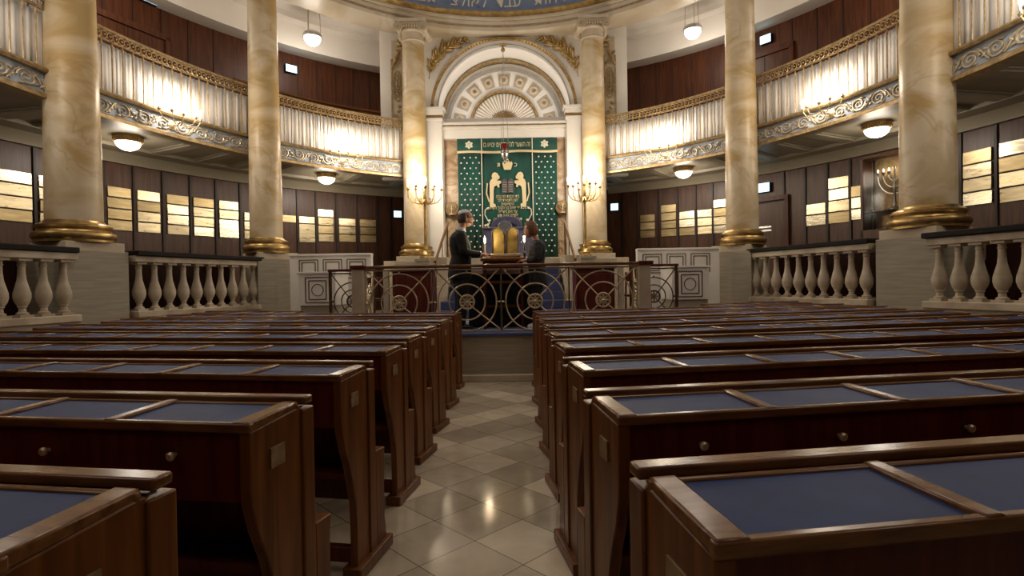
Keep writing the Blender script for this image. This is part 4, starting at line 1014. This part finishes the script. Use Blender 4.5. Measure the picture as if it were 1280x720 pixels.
# ------------------------------------------------------------------ pews
def make_pew(sg, n, pitch, seat=True):
    L = n * pitch + .06
    t = thing('pew', 'pew', 'pew')
    def X(a, b): return sorted((sg * a, sg * b))
    MB().box(*X(-.012, L + .012), -.018, .032, .920, .945).build('top_ledge', M['wood_edge'], t, bevel=.006)
    fr = MB()
    fr.box(*X(0, L), -.282, -.258, .897, .925); fr.box(*X(0, L), -.05, -.03, .905, .93)
    for i in range(n + 1):
        x = .03 + i * pitch; w = .019 if 0 < i < n else .028
        fr.prism([(-.28, .898), (-.03, .911), (-.03, .934), (-.28, .928)], sg * (x - w), sg * (x + w) if True else 0, 'x')
    fr.build('desk_frame', M['wood_edge'], t, bevel=.006)
    pm = None
    for i in range(n):
        x0, x1 = .03 + i * pitch + .012, .03 + (i + 1) * pitch - .012
        if pm is None:
            pm = MB().prism([(-.262, .89), (-.045, .905), (-.045, .924), (-.262, .917)], sg * 0, sg * (x1 - x0), 'x').build('desk_pad', M['pad'], t, bevel=.004)
            kn = MB().lathe([(.006, 0), (.006, .010), (.012, .014), (.013, .022), (.008, .027)], (0, 0, 0), 12, T(0, 0, 0, 0, PI / 2)).build('knob', M['brass'], t)
            p, k = pm, kn
        else:
            p = pm.copy(); COL.objects.link(p); p.parent = t; k = kn.copy(); COL.objects.link(k); k.parent = t
        p.location = (sg * x0, 0, 0); k.location = (sg * (x0 + x1) / 2, -.270, .83)
    MB().box(*X(.02, L - .02), -.271, -.253, .70, .90).build('front_panel', M['wood_red'], t, bevel=.003)
    MB().box(*X(.02, L - .02), -.253, 0, .70, .712).build('box_floor', M['wood_red'], t)
    MB().box(*X(.02, L - .02), 0, .025, .46 if seat else .5, .91).build('backrest', M['wood_red'], t)
    MB().box(*X(.02, L - .02), -.14, -.10, .06, .13).build('foot_rail', M['wood_red'], t, bevel=.005)
    MB().box(*X(.02, L - .02), -.16, -.02, .44, .47).box(*X(.02, L - .02), -.03, .0, .30, .70).build('book_shelf', M['wood_red'], t)
    if seat: MB().box(*X(.02, L - .02), .03, .135, .40, .44).build('seat', M['wood_end'], t, bevel=.01)
    prof = [(-.278, .90), (-.279, .74), (-.274, .69), (-.25, .61), (-.21, .52), (-.18, .43), (-.158, .34), (-.15, .24), (-.15, .12), (-.155, .06), (-.155, .02), (-.02, .02), (-.02, .915), (-.04, .915)]
    for i, x in enumerate((0, L)):
        xa, xb = (x, x + .035) if i == 0 else (x - .035, x)
        e = MB().prism(prof, sg * xa, sg * xb, 'x').build('end_panel', M['wood_end'], t, bevel=.004)
        xa, xb = (x - .008, x + .045) if i == 0 else (x - .045, x + .008)
        MB().box(*X(xa, xb), -.025, .045, .02, .906).build('end_post', M['wood_end'], t, bevel=.005)
        if seat: MB().prism([(.045, .02), (.15, .02), (.15, .10), (.135, .16), (.14, .44), (.15, .50), (.045, .51)], sg * xa, sg * xb, 'x').build('seat_end', M['wood_end'], t, bevel=.005)
        xa, xb = (x - .03, x + .06) if i == 0 else (x - .06, x + .03)
        MB().box(*X(xa, xb), -.18, .185 if seat else .06, 0, .055).build('foot', M['wood_end'], t, bevel=.006)
        if i == 0: MB().box(*X(-.004, .001), -.19, -.12, .77, .83).build('name_plate', M['gold_dk'], e)
    return t
Y = [1.03, 1.765, 2.55, 3.36, 4.085, 4.89, 5.80, 6.87]
SL = [.153, .158, .168, .163, .205, .215, .215, .155]
ROW = ['nearest the camera', 'second row from the camera', 'third row from the camera', 'fourth row from the camera', 'fifth row from the camera', 'sixth row from the camera', 'seventh row from the camera', 'last row before the bema']
for sg in (-1, 1):
    side = 'left' if sg < 0 else 'right'
    proto = make_pew(sg, 10, .42 if sg < 0 else .44)
    last = make_pew(sg, 10, .41 if sg < 0 else .43, seat=False)
    for i in range(8):
        o = (proto if i == 0 else copy_tree(proto)) if i < 7 else last
        o.location = (-.51 if sg < 0 else .418, Y[i] + (.02 if sg > 0 else 0), 0); o.rotation_euler.z = sg * math.atan(SL[i])
        tag(o, 'long mahogany pew with navy desk pads %s of the aisle, %s' % (side, ROW[i]), 'pew', 'mahogany pews along the aisle')
    short = make_pew(sg, 4, .43, seat=False)
    short.location = (sg * 2.98, 8.03 if sg < 0 else 8.15, 0); short.rotation_euler.z = sg * .30
    tag(short, 'short mahogany pew at the %s of the bema in front of the white block' % side, 'pew', 'short pews beside the bema')
    # row behind the camera side is out of view

# ------------------------------------------------------------------ people
def limb(mb, pts, n=14):
    # closed tapering limb through joints [(point, radius)], rounded ends; radius may be (across, deep)
    P = [Vector(p) for p, r in pts]; R = [r for p, r in pts]
    path = []; rr = []
    K = 6
    for i in range(len(P) - 1):
        p0 = P[i - 1] if i else P[i] * 2 - P[i + 1]; p1, p2 = P[i], P[i + 1]; p3 = P[i + 2] if i + 2 < len(P) else P[i + 1] * 2 - P[i]
        for k in range(K):
            u = k / K
            path.append(.5 * ((2 * p1) + (p2 - p0) * u + (2 * p0 - 5 * p1 + 4 * p2 - p3) * u * u + (3 * p1 - p0 - 3 * p2 + p3) * u ** 3)); rr.append(R[i] + (R[i + 1] - R[i]) * u)
    path.append(P[-1]); rr.append(R[-1])
    d0 = (path[0] - path[1]).normalized(); d1 = (path[-1] - path[-2]).normalized()
    a = [(path[0] + d0 * rr[0] * math.sin(rad(q)), rr[0] * math.cos(rad(q))) for q in (84, 60, 30)]
    b = [(path[-1] + d1 * rr[-1] * math.sin(rad(q)), rr[-1] * math.cos(rad(q))) for q in (30, 60, 84)]
    allp = a + list(zip(path, rr)) + b
    mb.tube([p for p, r in allp], [r for p, r in allp], n)
def torso(mb, secs, n=28):
    # closed loft of (x centre, z, x radius, y radius)
    vs = []; fs = []
    S = []
    for i in range(len(secs) - 1):
        for k in range(4):
            u = k / 4; v = u * u * (3 - 2 * u) * .5 + u * .5; S.append([secs[i][j] + (secs[i + 1][j] - secs[i][j]) * v for j in range(4)])
    S.append(secs[-1])
    for cx, z, rx, ry in S:
        for i in range(n):
            a = 2 * PI * i / n; c, q = math.cos(a), math.sin(a)
            vs.append((cx + rx * math.copysign(abs(c) ** .85, c), ry * math.copysign(abs(q) ** .85, q), z))
    m = len(S)
    for j in range(m - 1):
        for i in range(n):
            k = (i + 1) % n; fs.append((j * n + i, j * n + k, (j + 1) * n + k, (j + 1) * n + i))
    fs.append(tuple(range(n))[::-1]); fs.append(tuple(range((m - 1) * n, m * n)))
    mb.add(vs, fs)
def hand(mb, wrist, d, up, curl=.5, thumb=1, s_=1):
    w = Vector(wrist); d = Vector(d).normalized(); up = Vector(up); up = (up - d * up.dot(d)).normalized(); s = d.cross(up)
    for k, (off, ln) in enumerate([(-.029, .070), (-.0098, .080), (.0098, .074), (.029, .058)]):
        off *= s_; ln *= s_
        limb(mb, [(w + s * off * .5 + d * .01, .014), (w + s * off * .85 + d * .045 * s_, .0145), (w + s * off + d * .080 * s_, .0125)], 10)   # palm rays
        b = w + d * .080 * s_ + s * off
        a1, a2, a3 = curl * .4, curl * 1.0, curl * 1.5
        p1 = b + (d * math.cos(a1) - up * math.sin(a1)) * ln * .45
        p2 = p1 + (d * math.cos(a2) - up * math.sin(a2)) * ln * .32
        p3 = p2 + (d * math.cos(a3) - up * math.sin(a3)) * ln * .25
        limb(mb, [(b, .0090 * s_), (p1, .0086 * s_), (p2, .0078 * s_), (p3, .0066 * s_)], 10)
    b = w + d * .022 - s * .022 * thumb
    p1 = b + (d * .7 - s * .75 * thumb - up * .25).normalized() * .038 * s_; p2 = p1 + (d * .9 - s * .3 * thumb - up * .3).normalized() * .034 * s_
    limb(mb, [(b, .014), (p1, .0105 * s_), (p2, .0085 * s_)], 10)
def head(mb, c, f, s=1, tilt=0):
    n, m = 40, 32; vs = []; fs = []
    R = Matrix.Rotation(tilt, 4, 'Y')
    for j in range(m + 1):
        a = -PI / 2 + PI * j / m; z = math.sin(a); rr = max(.02, math.cos(a))
        for i in range(n):
            b = 2 * PI * i / n; x = rr * math.cos(b); y = rr * math.sin(b)
            X, Yy, Z = x * .097, y * .076, z * .118
            if z < 0:
                k = -z; Yy *= 1 - .28 * k; X = X * (1 - .10 * k) + .022 * k
                if x < 0: X += .035 * k * -x
            if x > .6 and .0 < z < .3 and .15 < abs(y) < .6: X -= .008                                # eye sockets
            if x > .5 and .26 < z < .42: X += .004
            if x > .6 and abs(y) < .24 and -.40 < z < .22: X += .034 * ((.22 - z) / .62) ** 1.1 * (1 - abs(y) / .24) * (1 if z > -.33 else .45)
            if x > .5 and abs(y) < .35 and -.66 < z < -.48: X += .007
            if x > .2 and abs(y) < .35 and -.97 < z < -.74: X += .012
            v = R @ Vector((f * X, Yy, Z)); vs.append((c[0] + v.x * s, c[1] + v.y * s, c[2] + v.z * s))
    for j in range(m):
        for i in range(n):
            k = (i + 1) % n; fs.append((j * n + i, j * n + k, (j + 1) * n + k, (j + 1) * n + i))
    fs.append(tuple(range(n))[::-1]); fs.append(tuple(range(m * n, m * n + n)))
    mb.add(vs, fs)
    for sy in (-1, 1):
        v = R @ Vector((-f * .005, sy * .076, -.008)); mb.ball((c[0] + v.x * s, c[1] + v.y * s, c[2] + v.z * s), (.018, .011, .030), 10, 8)
def fuse(mb, name, mat, parent, vox=.006, smooth=3):
    o = mb.build(name, mat, parent)
    r = o.modifiers.new('r', 'REMESH'); r.mode = 'VOXEL'; r.voxel_size = vox; r.use_smooth_shade = True
    if smooth: q = o.modifiers.new('q', 'SMOOTH'); q.iterations = smooth; q.factor = .5
    return o
M['lips'] = plain('lips', (.38, .12, .10), rough=.45)
def face_parts(c, f, parent, s=1):
    for sy in (-1, 1):
        e = MB().ball((c[0] + f * .080 * s, sy * .031 * s, c[2] + .010), (.012, .012, .010), 10, 8).build('eye', M['shirt'], parent)
        MB().ball((c[0] + f * .089 * s, sy * .031 * s, c[2] + .010), (.004, .005, .005), 8, 6).build('pupil', M['shoe_bk'], e)
        MB().ball((c[0] + f * .091 * s, sy * .031 * s, c[2] + .032), (.006, .020, .004), 8, 6).build('eyebrow', M['hair_dk'], parent)
    MB().ball((c[0] + f * .096 * s, 0, c[2] - .064 * s), (.008, .021, .006), 10, 6).build('lips', M['lips'], parent)

def figure(o, f, k, hc, wx, wz, jacket_mat, trouser_mat, shoe_mat, female, ht):
    # f: facing along x; k: body scale; wx, wz: where the wrists are; hc: head centre
    z = lambda v: v * k
    sw = .165 if not female else .145
    body = MB()
    torso(body, [(0, z(.86), .09 * k, .13 * k), (0, z(.97), .105 * k, .145 * k), (f * .01, z(1.10), .095 * k, .13 * k), (0, z(1.26), .11 * k, .15 * k), (-f * .01, z(1.38), .09 * k, .14 * k), (-f * .005, z(1.44), .055 * k, .07 * k)])
    limb(body, [((-f * .005, 0, z(1.38)), .056 * k), ((f * .025, 0, z(1.47)), .052 * k), ((hc[0] - f * .02, 0, hc[2] - .03), .05 * k)])
    head(body, hc, f, .93 if female else 1)
    wr = []
    for s_ in (-1, 1):
        W = (wx, s_ * .12, wz); wr.append(W)
        limb(body, [((-f * .01, s_ * sw * k, z(1.38)), .050 * k), ((f * .03, s_ * (sw + .06) * k, z(1.14)), .040 * k), (W, .025 * k)])
        hand(body, W, (f, -s_ * .12, -.04), (0, 0, 1), .45, f * s_, 1 if not female else .92)
        limb(body, [((0, s_ * .085 * k, z(.88)), .085 * k), ((f * .01, s_ * .095 * k, z(.48)), .056 * k), ((-f * .02, s_ * .10 * k, z(.10)), .038 * k)])
        limb(body, [((-f * .03, s_ * .10 * k, z(.05)), .034 * k), ((f * .10, s_ * .11 * k, z(.035)), .026 * k)])
    fuse(body, 'body', M['skin'], o, .005, 2)
    face_parts(hc, f, o, .93 if female else 1)
    jk = MB()
    torso(jk, [(-f * .01, z(.74 if not female else .70), .155 * k, .185 * k), (-f * .01, z(.82), .160 * k, .19 * k), (0, z(.95), .150 * k, .18 * k), (f * .02, z(1.08), .135 * k, .165 * k), (f * .005, z(1.24), .145 * k, .185 * k), (-f * .01, z(1.35), .125 * k, .185 * k), (-f * .012, z(1.405), .09 * k, .13 * k), (f * .005, z(1.445), .066 * k, .074 * k)])
    for s_ in (-1, 1):
        W = Vector((wx, s_ * .12, wz)); W = W - Vector((f * .02, 0, 0))
        limb(jk, [((-f * .01, s_ * (sw + .01) * k, z(1.355)), .078 * k), ((f * .01, s_ * (sw + .045) * k, z(1.24)), .068 * k), ((f * .035, s_ * (sw + .06) * k, z(1.13)), .060 * k), (W, .042 * k)])
    fuse(jk, 'jacket', jacket_mat, o, .009, 4)
    tr = MB()
    torso(tr, [(0, z(.76), .13 * k, .155 * k), (0, z(.88), .135 * k, .165 * k), (0, z(.94), .12 * k, .15 * k)])
    for s_ in (-1, 1): limb(tr, [((0, s_ * .085 * k, z(.80)), .100 * k), ((f * .012, s_ * .095 * k, z(.47)), .078 * k), ((-f * .015, s_ * .10 * k, z(.12)), .066 * k)])
    fuse(tr, 'trousers', trouser_mat, o, .009, 3)
    for s_ in (-1, 1):
        sh = MB(); limb(sh, [((-f * .055, s_ * .10 * k, .045), .042), ((f * .04, s_ * .105 * k, .042), .040), ((f * .13, s_ * .115 * k, .030), .028)])
        sh.box(*sorted((-f * .09, f * .15)), s_ * .108 * k - .040, s_ * .108 * k + .040, 0, .018)
        fuse(sh, 'shoe', shoe_mat, o, .006, 2)

# ---- the man, facing right towards the lectern
man = thing('person', 'man in black suit and white skullcap standing left of the lectern, facing right', 'person', (-.60, 7.86, .64), rad(14))
man.scale = (1.08, 1.08, 1)
hc = (.085, 0, 1.610)
figure(man, 1, .985, hc, .265, 1.085, M['suit'], M['suit'], M['shoe_bk'], False, 1.75)
MB().lathe([(.066, 0), (.068, .035), (.062, .052), (.056, .05), (.058, .0)], (.0, 0, 0), 24, T(.008, 0, 1.425, 0, 0, rad(16))).build('collar', M['shirt'], man)
MB().lathe([(.040, 0), (.043, .03), (.030, .034), (.030, .0)], (0, 0, 0), 16, T(.238, -.12, 1.085, 0, 0, PI / 2)).build('cuff', M['shirt'], man)
mb = MB()   # hair: back and sides
for i in range(60):
    a = rad(105 + 150 * (i % 12) / 11); zz = -.050 + .03 * (i // 12)
    r = math.cos(math.asin(zz / .118))
    mb.ball((hc[0] + .095 * r * math.cos(a), .076 * r * math.sin(a), hc[2] + zz), (.019, .017, .024), 8, 6)
for s_ in (-1, 1): mb.ball((hc[0] + .020, s_ * .071, hc[2] + .02), (.014, .010, .034), 8, 6)
fuse(mb, 'hair', M['hair_dk'], man, .006, 2)
mb = MB()
for i in range(13):
    a = rad(-80 + 160 * i / 12); mb.ball((hc[0] + .024 + .066 * math.cos(a), .052 * math.sin(a), hc[2] - .094 + .034 * abs(math.sin(a))), (.013, .012, .014), 8, 6)
fuse(mb, 'beard', noisy('short greying beard', (.12, .08, .06), (.30, .22, .18), (30, 30, 30), 2, rough=.6), man, .005, 1)
kp = MB().lathe([(.084 * math.cos(rad(a)), .060 * math.sin(rad(a))) for a in range(0, 86, 8)], (0, 0, 0), 24, T(hc[0] - .020, 0, hc[2] + .068, 0, 0, rad(-15))).build('skullcap', M['kippah'], man)
mb = MB()
for s_ in (-1, 1):
    mb.tube([(hc[0] + .104, s_ * .031 + .021 * math.cos(a), hc[2] + .008 + .016 * math.sin(a)) for a in [2 * PI * i / 14 for i in range(14)]], .0022, 5, True)
    mb.tube([(hc[0] + .102, s_ * .052, hc[2] + .012), (hc[0] + .0, s_ * .083, hc[2] + .012)], .0022, 5)
mb.build('glasses', M['shoe_bk'], man)

# ---- the woman, facing left
wo = thing('person', 'woman with short auburn hair in dark flecked jacket right of the lectern, facing left', 'person', (.52, 7.86, .64))
wc = (-.095, 0, 1.425)
figure(wo, -1, .885, wc, -.15, .985, M['tweed'], M['black_cloth'], M['shoe_wh'], True, 1.55)
mb = MB()
for j in range(7):
    zz = -.060 + j * .028; r = math.cos(math.asin(zz / .125))
    for i in range(16):
        lim = 78 if zz < .02 else (62 if zz < .055 else 20)
        a = rad(lim + (360 - 2 * lim) * i / 15)
        mb.ball((wc[0] - .090 * r * math.cos(a) + .004, .075 * r * math.sin(a), wc[2] + zz), (.023, .020, .024), 8, 6)
mb.ball((wc[0] + .012, 0, wc[2] + .095), (.070, .060, .030), 14, 8); mb.ball((wc[0] - .050, 0, wc[2] + .088), (.034, .055, .022), 12, 8)
fuse(mb, 'short_hair', M['hair_br'], wo, .006, 2)

# ------------------------------------------------------------------ camera, light, view
cam = bpy.data.cameras.new('camera'); co = bpy.data.objects.new('camera', cam); COL.objects.link(co)
cam.sensor_width = 36; cam.lens = 36 * 680 / 1280; cam.clip_start = .02; cam.clip_end = 100
co.matrix_world = Matrix.Translation((.18, 0, 1.3)) @ Matrix.Rotation(.0044, 4, 'Z') @ Matrix.Rotation(PI / 2 - rad(.5), 4, 'X') @ Matrix.Rotation(-.0165, 4, 'Z')
sc.camera = co
# added fill lights without fixtures: ark niche, dome, behind the camera
def area(name, loc, size, e, col, rot=(0, 0, 0)):
    l = bpy.data.lights.new(name, 'AREA'); l.shape = 'DISK'; l.size = size; l.energy = e; l.color = col
    o = bpy.data.objects.new(name, l); COL.objects.link(o); o.location = loc; o.rotation_euler = rot; return o
ul = area('niche_fill', (0, 13.5, 5.40), 2.4, 11, (1, .90, .80), (PI * .95, 0, 0)); ul.data.shape = 'RECTANGLE'; ul.data.size_y = .25  # invented light above the lintel, added to brighten the tympanum and niche
area('dome_fill', (0, 6.1, 10.6), 4.0, 110, (1, .90, .80))  # added unseen fill from the dome, stands for no known lamp
for sg in (-1, 1): point('rear_fill', (sg * 3.5, -1.0, 6.0), 36, (1, .90, .80), .25)  # added fill from behind the camera, bare points with no lamp modelled
w = bpy.data.worlds.new('world'); sc.world = w; w.use_nodes = True
w.node_tree.nodes['Background'].inputs[0].default_value = (.9, .8, .7, 1); w.node_tree.nodes['Background'].inputs[1].default_value = .05
sc.view_settings.view_transform = 'Standard'; sc.view_settings.look = 'None'; sc.view_settings.gamma = 1
sc.view_settings.use_curve_mapping = False
sc.view_settings.exposure = 0.42
sc.cycles.max_bounces = 8; sc.cycles.diffuse_bounces = 4; sc.cycles.sample_clamp_indirect = 4; sc.cycles.use_denoising = True
sc.cycles.caustics_reflective = False; sc.cycles.caustics_refractive = False
